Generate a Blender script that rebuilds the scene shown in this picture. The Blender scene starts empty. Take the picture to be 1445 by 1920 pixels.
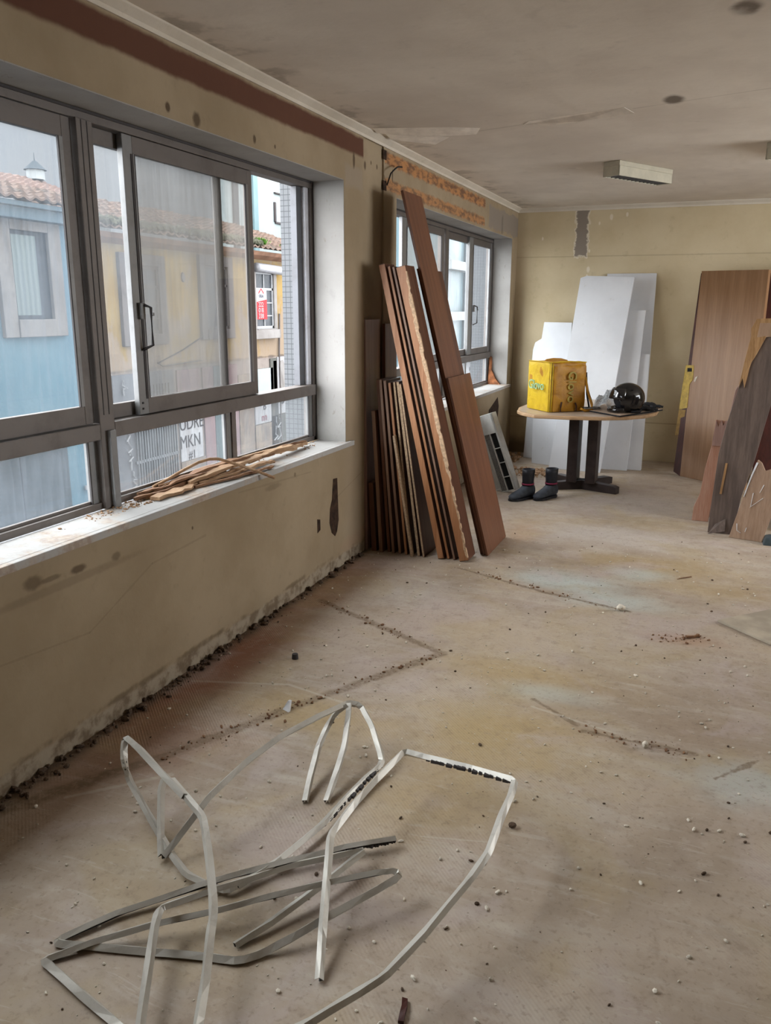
import bpy, bmesh, math, random
from mathutils import Vector, Matrix, noise as mnoise
sc = bpy.context.scene
COL = sc.collection
random.seed(7)

# ------------------------------------------------------------------ camera
F = Vector((-0.35434144, 0.9031105, -0.24255632))
RR = Vector((0.93054814, 0.36614902, 0.00388054))
UU = Vector((-0.09231632, 0.2243353, 0.97012956))
cam_data = bpy.data.cameras.new('camera')
cam = bpy.data.objects.new('camera', cam_data); COL.objects.link(cam)
cam.matrix_world = Matrix(((RR.x, UU.x, -F.x, 2.1173), (RR.y, UU.y, -F.y, 0.0), (RR.z, UU.z, -F.z, 1.6299), (0, 0, 0, 1)))
cam_data.sensor_fit = 'VERTICAL'; cam_data.sensor_height = 36.0
cam_data.lens = 1526.2 / 1920 * 36
cam_data.clip_end = 400
sc.camera = cam

# ------------------------------------------------------------------ light
SKY = 8.5
EXPOSURE = 1.1
world = bpy.data.worlds.new('overcast_sky'); sc.world = world
world.use_nodes = True
wn = world.node_tree
bg = wn.nodes['Background']
bg.inputs[0].default_value = (0.94, 0.965, 1.0, 1); bg.inputs[1].default_value = SKY
sc.view_settings.view_transform = 'Standard'; sc.view_settings.look = 'None'
sc.view_settings.exposure = EXPOSURE; sc.view_settings.gamma = 1.0
sc.view_settings.use_curve_mapping = False
try:
    sc.cycles.use_denoising = True
    sc.cycles.max_bounces = 10; sc.cycles.diffuse_bounces = 6
    sc.cycles.transparent_max_bounces = 16
    sc.cycles.sample_clamp_indirect = 6
except Exception:
    pass

def portal(name, loc, rot, sx, sy):
    l = bpy.data.lights.new(name, 'AREA'); l.shape = 'RECTANGLE'; l.size = sx; l.size_y = sy
    l.cycles.is_portal = True
    o = bpy.data.objects.new(name, l); COL.objects.link(o); o.location = loc; o.rotation_euler = rot
    return o
PI = math.pi
# sky portals in the two windows and an added opening (they only guide sky light, they emit nothing)
portal('sky_portal', (-0.45, 2.65, 1.6), (0, -PI/2, 0), 1.7, 4.2)
portal('sky_portal', (-0.45, 7.35, 1.6), (0, -PI/2, 0), 1.7, 3.6)
portal('sky_portal', (6.15, 6.2, 1.65), (0, PI/2, 0), 1.5, 2.2)  # unseen right-wall opening, added to brighten the far end

# ------------------------------------------------------------------ material helper
class MT:
    def __init__(s, name, rough=0.7, metal=0.0, spec=0.3):
        s.m = bpy.data.materials.new(name); s.m.use_nodes = True
        s.t = s.m.node_tree; s.b = s.t.nodes['Principled BSDF']
        s.b.inputs['Roughness'].default_value = rough; s.b.inputs['Metallic'].default_value = metal
        s.b.inputs['Specular IOR Level'].default_value = spec
        s.P = None
    def node(s, t, **k):
        n = s.t.nodes.new(t)
        for a, v in k.items(): setattr(n, a, v)
        return n
    def put(s, sock, v):
        if isinstance(v, bpy.types.NodeSocket): s.t.links.new(v, sock)
        elif isinstance(v, (tuple, list)):
            if len(v) == 3 and len(sock.default_value) == 4: v = (*v, 1)
            sock.default_value = v
        else: sock.default_value = v
    def world(s):
        if s.P is None: s.P = s.node('ShaderNodeNewGeometry').outputs['Position']
        return s.P
    def local(s):
        if s.P is None: s.P = s.node('ShaderNodeTexCoord').outputs['Object']
        return s.P
    def mapped(s, p, scale=(1, 1, 1), rot=(0, 0, 0), loc=(0, 0, 0)):
        n = s.node('ShaderNodeMapping'); s.put(n.inputs[0], p)
        n.inputs['Scale'].default_value = scale; n.inputs['Rotation'].default_value = rot; n.inputs['Location'].default_value = loc
        return n.outputs[0]
    def noise(s, p, scale, detail=5, rough=0.6, dist=0.0):
        n = s.node('ShaderNodeTexNoise'); s.put(n.inputs['Vector'], p)
        n.inputs['Scale'].default_value = scale; n.inputs['Detail'].default_value = detail
        n.inputs['Roughness'].default_value = rough; n.inputs['Distortion'].default_value = dist
        return n.outputs[0]
    def math(s, op, a, b=0.0, c=0.0, clamp=False):
        n = s.node('ShaderNodeMath', operation=op, use_clamp=clamp)
        s.put(n.inputs[0], a); s.put(n.inputs[1], b)
        if op in ('MULTIPLY_ADD',): s.put(n.inputs[2], c)
        return n.outputs[0]
    def vm(s, op, a, b=(0, 0, 0), out=0):
        n = s.node('ShaderNodeVectorMath', operation=op); s.put(n.inputs[0], a); s.put(n.inputs[1], b)
        return n.outputs[out]
    def ramp(s, v, a, b, lo=0.0, hi=1.0):
        n = s.node('ShaderNodeMapRange', interpolation_type='SMOOTHSTEP'); s.put(n.inputs[0], v)
        n.inputs[1].default_value = a; n.inputs[2].default_value = b
        n.inputs[3].default_value = lo; n.inputs[4].default_value = hi
        return n.outputs[0]
    def mix(s, f, a, b, blend='MIX'):
        n = s.node('ShaderNodeMix', data_type='RGBA', blend_type=blend); s.put(n.inputs[0], f)
        s.put(n.inputs[6], a); s.put(n.inputs[7], b)
        return n.outputs[2]
    def sep(s, p):
        n = s.node('ShaderNodeSeparateXYZ'); s.put(n.inputs[0], p); return n.outputs
    def boxmask(s, p, c, r, soft=0.02, jit=None):
        """1 inside an axis aligned box round c with half sizes r (None = unbounded)"""
        o = s.sep(p); res = None
        for i in range(3):
            if r[i] is None: continue
            d = s.math('ABSOLUTE', s.math('SUBTRACT', o[i], c[i]))
            if jit is not None: d = s.math('ADD', d, jit)
            m = s.ramp(d, r[i] - soft, r[i] + soft, 1, 0)
            res = m if res is None else s.math('MULTIPLY', res, m)
        return res
    def blob(s, p, c, r, jit=None, soft=0.6):
        v = s.vm('DIVIDE', s.vm('SUBTRACT', p, c), r); d = s.vm('LENGTH', v, out=1)
        if jit is not None: d = s.math('ADD', d, jit)
        return s.ramp(d, 1 - soft, 1 + soft * 0.3, 1, 0)
    def seg(s, p, a, b, w, jit=None):
        a = Vector(a); ba = Vector(b) - a
        pa = s.vm('SUBTRACT', p, tuple(a))
        h = s.math('DIVIDE', s.vm('DOT_PRODUCT', pa, tuple(ba), out=1), ba.dot(ba), clamp=True)
        n = s.node('ShaderNodeVectorMath', operation='SCALE'); n.inputs[0].default_value = tuple(ba); s.put(n.inputs['Scale'], h)
        d = s.vm('LENGTH', s.vm('SUBTRACT', pa, n.outputs[0]), out=1)
        if jit is not None: d = s.math('ADD', d, jit)
        return s.ramp(d, w * 0.3, w, 1, 0)
    def jitter(s, p, scale, amp):
        return s.math('MULTIPLY', s.math('SUBTRACT', s.noise(p, scale, 4, .65), 0.5), amp)
    def bump(s, h, strength=0.3, dist=0.01):
        n = s.node('ShaderNodeBump'); n.inputs['Strength'].default_value = strength; n.inputs['Distance'].default_value = dist
        s.put(n.inputs['Height'], h); s.t.links.new(n.outputs[0], s.b.inputs['Normal'])
    def color(s, c): s.put(s.b.inputs['Base Color'], c); return s.m

def simple(name, col, rough=0.6, metal=0.0, var=0.12, scale=12, bump=0.05, spec=0.3):
    m = MT(name, rough, metal, spec); p = m.local()
    f = m.ramp(m.noise(p, scale, 5), 0.3, 0.7)
    dark = tuple(c * (1 - var) for c in col); lite = tuple(min(1, c * (1 + var)) for c in col)
    if bump: m.bump(m.noise(p, scale * 3, 4), bump, 0.005)
    return m.color(m.mix(f, dark, lite))

def wood(name, c1, c2, along='z', rough=0.45, scale=1.0, spec=0.35):
    m = MT(name, rough, 0, spec); p = m.world()
    sc3 = {'z': (9, 9, .35), 'y': (9, .8, 9), 'x': (.8, 9, 9), 'zx': (9, .35, .35), 'zy': (.35, 9, .35)}[along]
    q = m.mapped(p, tuple(v * scale for v in sc3))
    f = m.ramp(m.noise(q, 3.2, 6, .62, .2), 0.32, 0.68)
    g = m.ramp(m.noise(m.mapped(p, tuple(v * 4 * scale for v in sc3)), 5, 3), 0.35, 0.7)
    c = m.mix(f, c1, c2); c = m.mix(m.math('MULTIPLY', g, .22), c, tuple(x * .5 for x in c1))
    m.bump(g, .12, .002)
    return m.color(c)

# ------------------------------------------------------------------ surfaces of the room
# floor
m = MT('worn_screed_floor', .62, 0, .35); p = m.world()
j1 = m.jitter(p, 3, .9); j2 = m.jitter(p, 9, .05); j3 = m.jitter(p, 2.2, 1.3)
n1 = m.noise(p, 1.1, 6, .6, .5); n2 = m.noise(p, 5, 6, .65); n3 = m.noise(p, 38, 4, .7)
streak = m.noise(m.mapped(p, (1.2, 5, 1), (0, 0, .35)), 1.6, 6, .6, .8)
c = m.mix(m.ramp(n1, .35, .65), (.31, .245, .185), (.42, .345, .27))
c = m.mix(m.math('MULTIPLY', m.ramp(streak, .48, .68), .55), c, (.44, .39, .33))
c = m.mix(m.math('MULTIPLY', m.ramp(n2, .52, .72), .35), c, (.22, .165, .12))
def fb(cc, x, y, rx, ry, col, k):
    mk = m.math('MULTIPLY', m.blob(p, (x, y, 0), (rx, ry, 1), j3, .9), k)
    return m.mix(mk, cc, col)
OCH = (.37, .26, .10); BLU = (.45, .50, .47); RED = (.25, .10, .055); GREY = (.44, .40, .36)
c = fb(c, 1.45, 2.85, .45, .35, OCH, .75); c = fb(c, 1.45, 3.45, .6, .28, OCH, .6)
c = fb(c, .7, 2.75, .5, .18, OCH, .6); c = fb(c, 1.35, 2.3, .35, .3, OCH, .5)
c = fb(c, 1.9, 5.4, .7, .25, OCH, .5); c = fb(c, 2.3, 5.0, .8, .2, OCH, .4); c = fb(c, 1.1, 3.9, .5, .25, OCH, .4)
c = fb(c, .5, 3.6, .35, .45, (.42, .35, .29), .7); c = fb(c, 1.5, 4.0, .9, .5, (.44, .37, .30), .5); c = fb(c, 1.45, 4.85, .45, .22, BLU, .85); c = fb(c, 1.75, 4.6, .35, .18, BLU, .7); c = fb(c, 1.55, 6.0, .6, .4, GREY, .7)
c = fb(c, 1.8, 5.15, .22, .16, BLU, .6); c = fb(c, 1.6, 3.3, .28, .12, BLU, .45); c = fb(c, 2.4, 2.85, .3, .2, BLU, .5)
c = fb(c, .55, 4.3, .35, .3, GREY, .6); c = fb(c, 1.6, 7.2, 1.3, .6, GREY, .6)
c = fb(c, .12, 3.1, .22, .9, RED, .85); c = fb(c, .05, 4.3, .25, .6, RED, .7); c = fb(c, .15, 2.2, .3, .5, RED, .35)
c = fb(c, .3, 2.4, .4, .3, RED, .3); c = fb(c, .9, 5.9, .2, .5, (.36, .23, .13), .6)
c = fb(c, 2.2, 3.2, .3, .25, (.27, .2, .14), .5); c = fb(c, 2.1, 4.15, .25, .1, (.34, .2, .12), .6)
# grit filled joints
hue = m.noise(p, 1.9, 4, .55, 1.0); c = m.mix(m.math('MULTIPLY', m.ramp(hue, .50, .66), .40), c, (.37, .285, .155)); c = m.mix(m.math('MULTIPLY', m.ramp(hue, .46, .32), .4), c, (.43, .36, .345))
n4 = m.noise(p, 13, 6, .7); n5 = m.noise(p, 55, 3, .6)
c = m.mix(m.math('MULTIPLY', m.ramp(n4, .52, .68), .30), c, (.17, .12, .08)); c = m.mix(m.math('MULTIPLY', m.ramp(n4, .46, .34), .22), c, (.50, .44, .36))
c = m.mix(m.math('MULTIPLY', m.ramp(n5, .55, .68), .30), c, (.15, .105, .07))
c = m.mix(m.math('MULTIPLY', m.ramp(m.noise(m.mapped(p, (2, 14, 1), (0, 0, .6)), 2, 6, .7, 1.2), .60, .66), .35), c, (.47, .42, .35))
joints = None
for a, b, w in [((.153, 3.98), (1.03, 3.53), .032), ((1.03, 3.53), (.607, 2.744), .04), ((.607, 2.744), (.34, 2.23), .045), ((.724, 4.857), (1.325, 4.6), .02),
                ((1.325, 4.6), (1.83, 4.46), .02), ((2.27, 2.85), (2.42, 3.04), .012), ((1.54, 3.22), (1.75, 3.06), .016), ((1.78, 3.02), (2.2, 3.0), .018),
                ((.34, 2.23), (-.1, 1.5), .05)]:
    k = m.seg(p, (*a, 0), (*b, 0), w, j2)
    joints = k if joints is None else m.math('MAXIMUM', joints, k)
joints = m.math('MULTIPLY', joints, m.ramp(n3, .3, .6, .35, 1))
c = m.mix(m.math('MULTIPLY', joints, .7), c, (.13, .085, .045))
# fine light cracks and scratches
cr = None
for a, b, w in [((.08, 2.82), (.5, 2.95), .012), ((.5, 2.95), (.95, 2.85), .012), ((.2, 1.9), (.45, 2.15), .014), ((1.4, 2.15), (1.6, 2.2), .006), ((1.9, 3.05), (1.55, 3.15), .008)]:
    k = m.seg(p, (*a, 0), (*b, 0), w, m.jitter(p, 6, .02)); cr = k if cr is None else m.math('MAXIMUM', cr, k)
c = m.mix(m.math('MULTIPLY', cr, .4), c, (.5, .45, .37))
# dirt along the wall foot
ox = m.sep(p)[0]
dirt = m.math('MULTIPLY', m.ramp(m.math('ADD', ox, j2), .0, .10, 1, 0), m.ramp(n2, .25, .5))
c = m.mix(m.math('MULTIPLY', dirt, .85), c, (.07, .045, .025))
# light crumbs and dark specks
sp = m.node('ShaderNodeTexVoronoi'); m.put(sp.inputs['Vector'], p); sp.inputs['Scale'].default_value = 16
c = m.mix(m.math('MULTIPLY', m.ramp(sp.outputs['Distance'], .03, .06, 1, 0), .6), c, (.1, .075, .05))
weave = m.node('ShaderNodeTexWave', wave_type='BANDS', bands_direction='DIAGONAL'); m.put(weave.inputs['Vector'], p); weave.inputs['Scale'].default_value = 42
bh = m.math('ADD', m.math('MULTIPLY', n3, .8), m.math('MULTIPLY', weave.outputs['Color'], m.ramp(n1, .45, .6, .0, .35)))
m.bump(m.math('ADD', bh, m.math('MULTIPLY', joints, -.5)), .35, .006)
m.put(m.b.inputs['Roughness'], m.ramp(n2, .3, .7, .5, .75))
M_FLOOR = m.color(c)

def plaster(name, c1, c2, extra=None, bumpk=.15):
    m = MT(name, .85, 0, .15); p = m.world()
    n1 = m.noise(p, 1.6, 6, .6); n2 = m.noise(p, 9, 6, .65)
    c = m.mix(m.ramp(n1, .3, .7), c1, c2)
    c = m.mix(m.math('MULTIPLY', m.ramp(n2, .58, .72), .25), c, tuple(x * .7 for x in c1))
    h = m.math('ADD', m.noise(p, 24, 5, .6), m.math('MULTIPLY', n2, 1.5))
    if extra: c, h = extra(m, p, c, h)
    m.bump(h, bumpk, .01)
    return m.color(c)

def left_extra(m, p, c, h):
    j = m.jitter(p, 14, .06); jb = m.jitter(p, 30, .6); o = m.sep(p)
    BR = (.10, .040, .025)
    def box(c, y0, y1, z0, z1, col, k=.95, jj=None, soft=.012):
        return m.mix(m.math('MULTIPLY', m.boxmask(p, (0, (y0+y1)/2, (z0+z1)/2), (None, (y1-y0)/2, (z1-z0)/2), soft, jj), k), c, col)
    c = box(c, -3, 5.0, 2.535, 2.645, BR, .95, m.jitter(p, 5, .03))
    OR = m.mix(m.ramp(m.noise(m.mapped(p, (1, 3, 9)), 3, 5), .4, .62), (.42, .20, .08), (.16, .085, .05))
    c = box(c, 5.36, 7.95, 2.555, 2.635, OR, .95, j)
    c = box(c, 5.36, 7.95, 2.395, 2.47, OR, .85, j)
    GR = (.24, .205, .17)
    c = box(c, 8.1, 9.6, 2.40, 2.60, GR, .95, m.jitter(p, 9, .14), .01)
    c = box(c, 8.62, 8.68, 2.38, 2.56, (.12, .1, .08), .5, j)
    c = box(c, 4.72, 4.98, 2.34, 2.46, (.30, .25, .2), .5, m.jitter(p, 7, .1), .02)
    # holes and stains
    for (y, z, ry, rz, k) in [(2.99, 2.41, .02, .022, .9), (3.19, 2.402, .032, .035, .85), (3.67, 2.41, .016, .022, .85), (3.87, 2.41, .01, .012, .8), (4.85, 2.50, .02, .055, .85),
                          (5.05, 2.50, .02, .03, .8), (5.15, 2.53, .012, .015, .8), (5.25, 2.52, .015, .02, .8), (2.05, .70, .05, .03, .6), (2.13, .69, .06, .012, .5), (2.27, .685, .05, .018, .75),
                          (2.48, .675, .03, .02, .5), (3.2, .775, .02, .015, .6), (3.0, .66, .008, .01, .8), (4.0, .72, .015, .015, .5), (5.5, 2.5, .012, .05, .9), (3.75, .70, .10, .02, .3), (2.2, .65, .5, .02, .25)]:
        c = m.mix(m.math('MULTIPLY', m.blob(p, (0, y, z), (9, ry, rz), jb, .5), k), c, (.075, .05, .03))
    # smudged pale filler by the jamb, scuffs
    c = m.mix(m.math('MULTIPLY', m.blob(p, (0, 4.93, .12), (9, .35, .07), jb, .6), .6), c, (.34, .22, .14))
    c = m.mix(m.math('MULTIPLY', m.boxmask(p, (0, 4.86, .9), (None, .16, .9), .06, m.jitter(p, 4, .2)), .35), c, (.30, .23, .16))
    # broken plaster skirt at the foot of the wall
    foot = m.ramp(m.math('ADD', o[2], m.jitter(p, 10, .05)), .065, .085, 1, 0)
    c = m.mix(m.math('MULTIPLY', foot, .8), c, m.mix(m.ramp(m.noise(p, 11, 5), .42, .62), (.33, .28, .21), (.14, .10, .065)))
    rim = m.math('MULTIPLY', m.boxmask(p, (0, 0, .085), (None, None, .012), .01, m.jitter(p, 10, .05)), m.ramp(m.noise(p, 4, 4), .45, .6))
    c = m.mix(m.math('MULTIPLY', rim, .7), c, (.12, .085, .05))
    # hairlines
    for a, b in [((1.7, .48), (2.3, .42)), ((2.3, .42), (2.7, .58)), ((2.7, .58), (3.1, .6)), ((1.4, .55), (1.7, .48)), ((3.4, .74), (4.2, .70)), ((4.55, .47), (4.95, .56))]:
        c = m.mix(m.math('MULTIPLY', m.seg(p, (0, *a), (0, *b), .007, m.jitter(p, 8, .016)), .22), c, (.13, .095, .06))
    return c, h
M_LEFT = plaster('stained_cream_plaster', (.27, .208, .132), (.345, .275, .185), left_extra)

def far_extra(m, p, c, h):
    j = m.jitter(p, 14, .12)
    patch = m.boxmask(p, (.70, 0, 2.44), (.058, None, .25), .01, j)
    halo = m.boxmask(p, (.70, 0, 2.44), (.075, None, .27), .01, j)
    c = m.mix(m.math('MULTIPLY', halo, .8), c, (.66, .60, .49)); c = m.mix(patch, c, (.23, .195, .16))
    c = m.mix(m.math('MULTIPLY', m.boxmask(p, (0, 0, 2.186), (None, None, .005), .004, m.jitter(p, 3, .006)), .35), c, (.20, .16, .11))
    c = m.mix(m.math('MULTIPLY', m.boxmask(p, (0, 0, .42), (None, None, .005), .004, m.jitter(p, 3, .006)), .5), c, (.16, .12, .08))
    for (x, z, r) in [(1.0, 2.58, .02), (1.16, 2.6, .015), (.28, 2.38, .012), (.88, 2.52, .012), (.79, 2.24, .012), (.79, 2.05, .02), (.78, 1.98, .012)]:
        c = m.mix(m.math('MULTIPLY', m.blob(p, (x, 9.37, z), (r, 9, r * 1.8), m.jitter(p, 40, .5), .5), .7), c, (.7, .64, .54))
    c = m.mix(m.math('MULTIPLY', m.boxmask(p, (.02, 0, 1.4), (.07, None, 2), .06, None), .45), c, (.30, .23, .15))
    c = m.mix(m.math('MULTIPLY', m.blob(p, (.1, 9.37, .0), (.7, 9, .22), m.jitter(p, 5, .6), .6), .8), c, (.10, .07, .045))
    return c, h
M_FAR = plaster('yellowed_cream_plaster', (.47, .385, .245), (.55, .465, .315), far_extra, .08)

def ceil_extra(m, p, c, h):
    j = m.jitter(p, 5, .12)
    st = m.noise(m.mapped(p, (5, 1.2, 1), (0, 0, -.25)), 1.3, 5, .6, .5)
    c = m.mix(m.math('MULTIPLY', m.ramp(st, .5, .7), .35), c, (.56, .50, .42))
    k = None
    for a, b, w in [((-.1, 5.02), (.65, 5.30), .025), ((.65, 5.30), (1.0, 5.2), .02), ((1.6, 5.03), (3.2, 4.55), .012)]:
        s = m.seg(p, (*a, 2.7), (*b, 2.7), w, m.jitter(p, 6, .02)); k = s if k is None else m.math('MAXIMUM', k, s)
    c = m.mix(m.math('MULTIPLY', k, .3), c, (.30, .25, .20))
    for (x, y, rx, ry) in [(1.81, 4.90, .06, .11), (2.12, 3.58, .06, .10), (2.4, 3.45, .3, .03)]:
        c = m.mix(m.math('MULTIPLY', m.blob(p, (x, y, 2.7), (rx, ry, 9), m.jitter(p, 20, .4), .5), .85), c, (.10, .075, .055))
    for (x, y, rx, ry) in [(2.02, 3.72, .14, .18), (2.0, 3.95, .1, .1), (1.02, 6.9, .03, .05)]:
        c = m.mix(m.math('MULTIPLY', m.blob(p, (x, y, 2.7), (rx, ry, 9), m.jitter(p, 9, .8), .4), .6), c, (.66, .60, .52))
    o = m.sep(p)
    # dark freckles along the window side
    mk = m.math('MULTIPLY', m.ramp(o[0], .05, .35, 1, 0), m.ramp(m.noise(p, 4, 4), .5, .62))
    c = m.mix(m.math('MULTIPLY', mk, .45), c, (.16, .13, .10))
    return c, h
M_CEIL = plaster('grimy_ceiling_paint', (.56, .50, .43), (.66, .60, .52), ceil_extra, .1)
M_REVEAL = plaster('scratched_white_reveal', (.28, .27, .255), (.36, .35, .335), lambda m, p, c, h: (
    m.mix(m.math('MULTIPLY', m.ramp(m.noise(m.mapped(p, (6, 6, 2)), 4, 6, .7, 1.5), .62, .66), .45), c, (.20, .17, .14)), h), .12)
def sill_extra(m, p, c, h):
    dust = m.ramp(m.noise(p, 3.5, 6, .7), .48, .62); fine = m.ramp(m.noise(p, 40, 4), .4, .6)
    c = m.mix(m.math('MULTIPLY', dust, .6), c, m.mix(fine, (.30, .20, .13), (.44, .34, .25)))
    return c, h
M_SILL = plaster('dusty_grey_marble', (.34, .33, .315), (.43, .425, .415), sill_extra, .06)
M_TRIM = plaster('painted_cornice', (.50, .45, .37), (.60, .55, .47), None, .2)

def tile_mat():
    m = MT('white_mosaic_tile', .5, 0, .1); p = m.world(); o = m.sep(p)
    def line(v, step):
        f = m.math('FRACT', m.math('DIVIDE', v, step)); return m.ramp(m.math('ABSOLUTE', m.math('SUBTRACT', f, .5)), .42, .47)
    k = m.math('MAXIMUM', m.math('MAXIMUM', line(o[2], .032), line(o[0], .032)), line(o[1], .032))
    return m.color(m.mix(k, m.mix(m.noise(p, 20), (.08, .083, .087), (.10, .105, .11)), (.035, .038, .042)))
M_TILE = tile_mat()

# ------------------------------------------------------------------ object materials
def alu(name, col, rough=.42, metal=.55):
    m = MT(name, rough, metal, .4); p = m.world()
    d = m.ramp(m.noise(p, 6, 6, .7), .45, .7)
    c = m.mix(m.math('MULTIPLY', d, .45), col, tuple(x * .5 for x in (col[0], col[1] * .92, col[2] * .85)))
    m.bump(m.noise(p, 60, 3), .05, .002)
    return m.color(c)
M_ALU = alu('aged_window_aluminium', (.135, .118, .108), .5, .3)
M_ALUW = alu('bright_window_aluminium', (.20, .20, .20), .4, .3)
M_ALUO = alu('outer_track_aluminium', (.08, .083, .092), .5, .2)
M_ALUD = alu('gasket_black', (.04, .035, .035), .7, 0)  # near-black of seals, grooves, grips and screws
M_STRIP = alu('bent_strip_aluminium', (.50, .48, .43), .40, .3)
M_STRIPD = alu('black_gasket_residue', (.045, .04, .035), .8, 0)
def glassmat(name, haze, hcol, streaks=.1, gloss=.05):
    m = MT(name); t = m.t; t.nodes.remove(m.b); p = m.world()
    tr = m.node('ShaderNodeBsdfTransparent'); tr.inputs[0].default_value = (.96, .97, .97, 1)
    tl = m.node('ShaderNodeBsdfTranslucent'); tl.inputs[0].default_value = (*hcol, 1)
    gl = m.node('ShaderNodeBsdfGlossy'); gl.inputs['Roughness'].default_value = .02
    v = m.noise(m.mapped(p, (22, 22, 1.2)), 2.2, 5, .6); v2 = m.noise(p, 1.7, 5, .6)
    f = m.math('ADD', m.math('MULTIPLY', m.ramp(v, .4, .7), streaks), m.math('MULTIPLY', m.ramp(v2, .3, .7), streaks * 1.3))
    f = m.math('ADD', f, haze, clamp=True)
    a = m.node('ShaderNodeMixShader'); m.put(a.inputs[0], f); t.links.new(tr.outputs[0], a.inputs[1]); t.links.new(tl.outputs[0], a.inputs[2])
    b = m.node('ShaderNodeMixShader'); b.inputs[0].default_value = gloss; t.links.new(a.outputs[0], b.inputs[1]); t.links.new(gl.outputs[0], b.inputs[2])
    out = [n for n in t.nodes if n.type == 'OUTPUT_MATERIAL'][0]; t.links.new(b.outputs[0], out.inputs[0])
    return m.m
G_BLUE = glassmat('dusty_pane', .07, (.085, .098, .112), .10)
G_WARM = glassmat('grimy_pane', .26, (.10, .092, .085), .12)
G_LIGHT = glassmat('lightly_dusty_pane', .08, (.095, .10, .105), .12)

W_EDGE = wood('orange_brown_edge_wood', (.30, .13, .055), (.42, .205, .10))
W_EDGE2 = wood('dull_brown_edge_wood', (.18, .10, .065), (.27, .165, .11))
W_FACE = wood('unlit_board_face', (.075, .027, .013), (.125, .048, .024), 'zy')  # board wood darkened, the shade of the unlit faces is in its colour
W_FACE2 = wood('reddish_board_face', (.115, .043, .020), (.18, .073, .036), 'zy')
W_PINK = wood('faded_pinkish_plank', (.25, .15, .12), (.33, .205, .17))
W_CHIP = simple('raw_particleboard', (.38, .27, .175), .9, 0, .3, 90, .4)
W_CHIPL = simple('pale_torn_particleboard', (.50, .35, .225), .95, 0, .25, 60, .5)
W_DOOR = wood('oak_veneer_door', (.27, .145, .07), (.35, .20, .105), 'zx', .4, .7)
W_DARKRED = wood('dark_red_timber', (.045, .012, .008), (.075, .018, .012))
W_GREYB = wood('weathered_grey_brown_board', (.085, .062, .052), (.15, .11, .09), 'z', .7)
W_SPLIT = wood('split_orange_timber', (.26, .14, .055), (.42, .25, .115), 'z', .8, 1.8)
W_TERR = wood('terracotta_plank', (.34, .16, .10), (.42, .25, .18))
W_LIGHT = wood('light_brown_plank', (.28, .175, .11), (.37, .25, .17))
W_SPL = wood('raw_splintered_pine', (.28, .16, .085), (.45, .30, .18), 'y', .85, 2)
W_SPLD = wood('stained_splintered_pine', (.15, .075, .042), (.26, .14, .07), 'y', .85, 2)
M_TABLE = wood('beech_laminate_edge', (.42, .27, .15), (.52, .35, .205), 'x', .4, .6)
M_TLEG = simple('dark_wenge_leg', (.035, .025, .024), .45, 0, .3, 10, .1)
def whiteboard_mat():
    m = MT('white_painted_panel', .55, 0, .3); p = m.world()
    c = m.mix(m.ramp(m.noise(p, 2, 5), .3, .7), (.56, .575, .60), (.64, .655, .68))
    c = m.mix(m.math('MULTIPLY', m.ramp(m.noise(p, 14, 6, .7), .62, .7), .3), c, (.45, .42, .38)); return m.color(c)
M_WB = whiteboard_mat()
def bag_mat(name, c1, c2):
    m = MT(name, .5, 0, .35); p = m.world()
    n = m.noise(p, 9, 5, .6, .8); m.bump(n, .5, .02)
    return m.color(m.mix(m.ramp(n, .35, .65), c1, c2))
M_BAGY = bag_mat('bright_yellow_bag', (.50, .32, .012), (.60, .41, .02))  # brighter yellow for the side panel and piping, ochre for the rest
M_BAGO = bag_mat('ochre_yellow_bag', (.33, .145, .009), (.45, .22, .014))
M_TEAL = simple('pale_teal_print', (.30, .50, .30), .5, 0, .05)
M_BRN = simple('faded_olive_print', (.34, .27, .06), .6, 0, .1)
M_BLACK = simple('gloss_black_shell', (.006, .006, .007), .12, 0, .1, 10, 0, .6)
M_BLK2 = simple('matt_black_fabric', (.010, .010, .012), .8, 0, .3, 20, .2)
M_VISOR = simple('smoked_visor', (.008, .008, .009), .06, 0, .1, 10, 0, .8)
M_BOOT = simple('black_rubber_boot', (.012, .013, .018), .5, 0, .3, 20, .15)
M_BOOTF = simple('worn_grey_blue_rubber', (.035, .042, .055), .6, 0, .4, 14, .2)
M_BROWN = simple('dark_brown_webbing', (.05, .02, .008), .8)
M_MAG = simple('magenta_boot_band', (.20, .02, .06), .6)
M_WHITEM = simple('white_enamel_casing', (.42, .42, .40), .45, 0, .12, 10)
M_GRID = simple('black_void', (.004, .004, .004), .9, 0, .1)
M_FIN = simple('grey_metal_mesh', (.16, .16, .155), .5, .4, .5, 160, .4)
M_BRASS = simple('yellow_tape', (.42, .28, .04), .45, 0, .25, 20, .2)
M_BRASSD = simple('dirty_yellow_tape', (.30, .18, .05), .6, 0, .3, 20)
M_CREAM = simple('cream_lamp_casing', (.45, .42, .33), .5, 0, .08)
M_LAMPW = simple('white_reflector', (.62, .61, .58), .3, .2, .05)
M_LAMPG = simple('grey_louvre', (.16, .155, .15), .5, .3, .05)
M_CRUMB = simple('plaster_crumb', (.60, .55, .46), .9, 0, .2, 30)
M_CRUMBD = simple('dark_grit', (.09, .06, .04), .95, 0, .3, 30)
M_SHARD = simple('white_tile_shard', (.6, .61, .63), .4)
M_RUST = simple('rusty_broken_lining', (.24, .09, .035), .8, 0, .4, 18, .3)
M_HOLE = simple('dark_wall_cavity', (.035, .018, .010), .95, 0, .6, 25, .5)
M_BLUEP = simple('blue_grey_plastic', (.05, .07, .08), .5, 0, .2)
M_LINO = simple('loose_lino_sheet', (.36, .31, .24), .6, 0, .2, 5)
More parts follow.
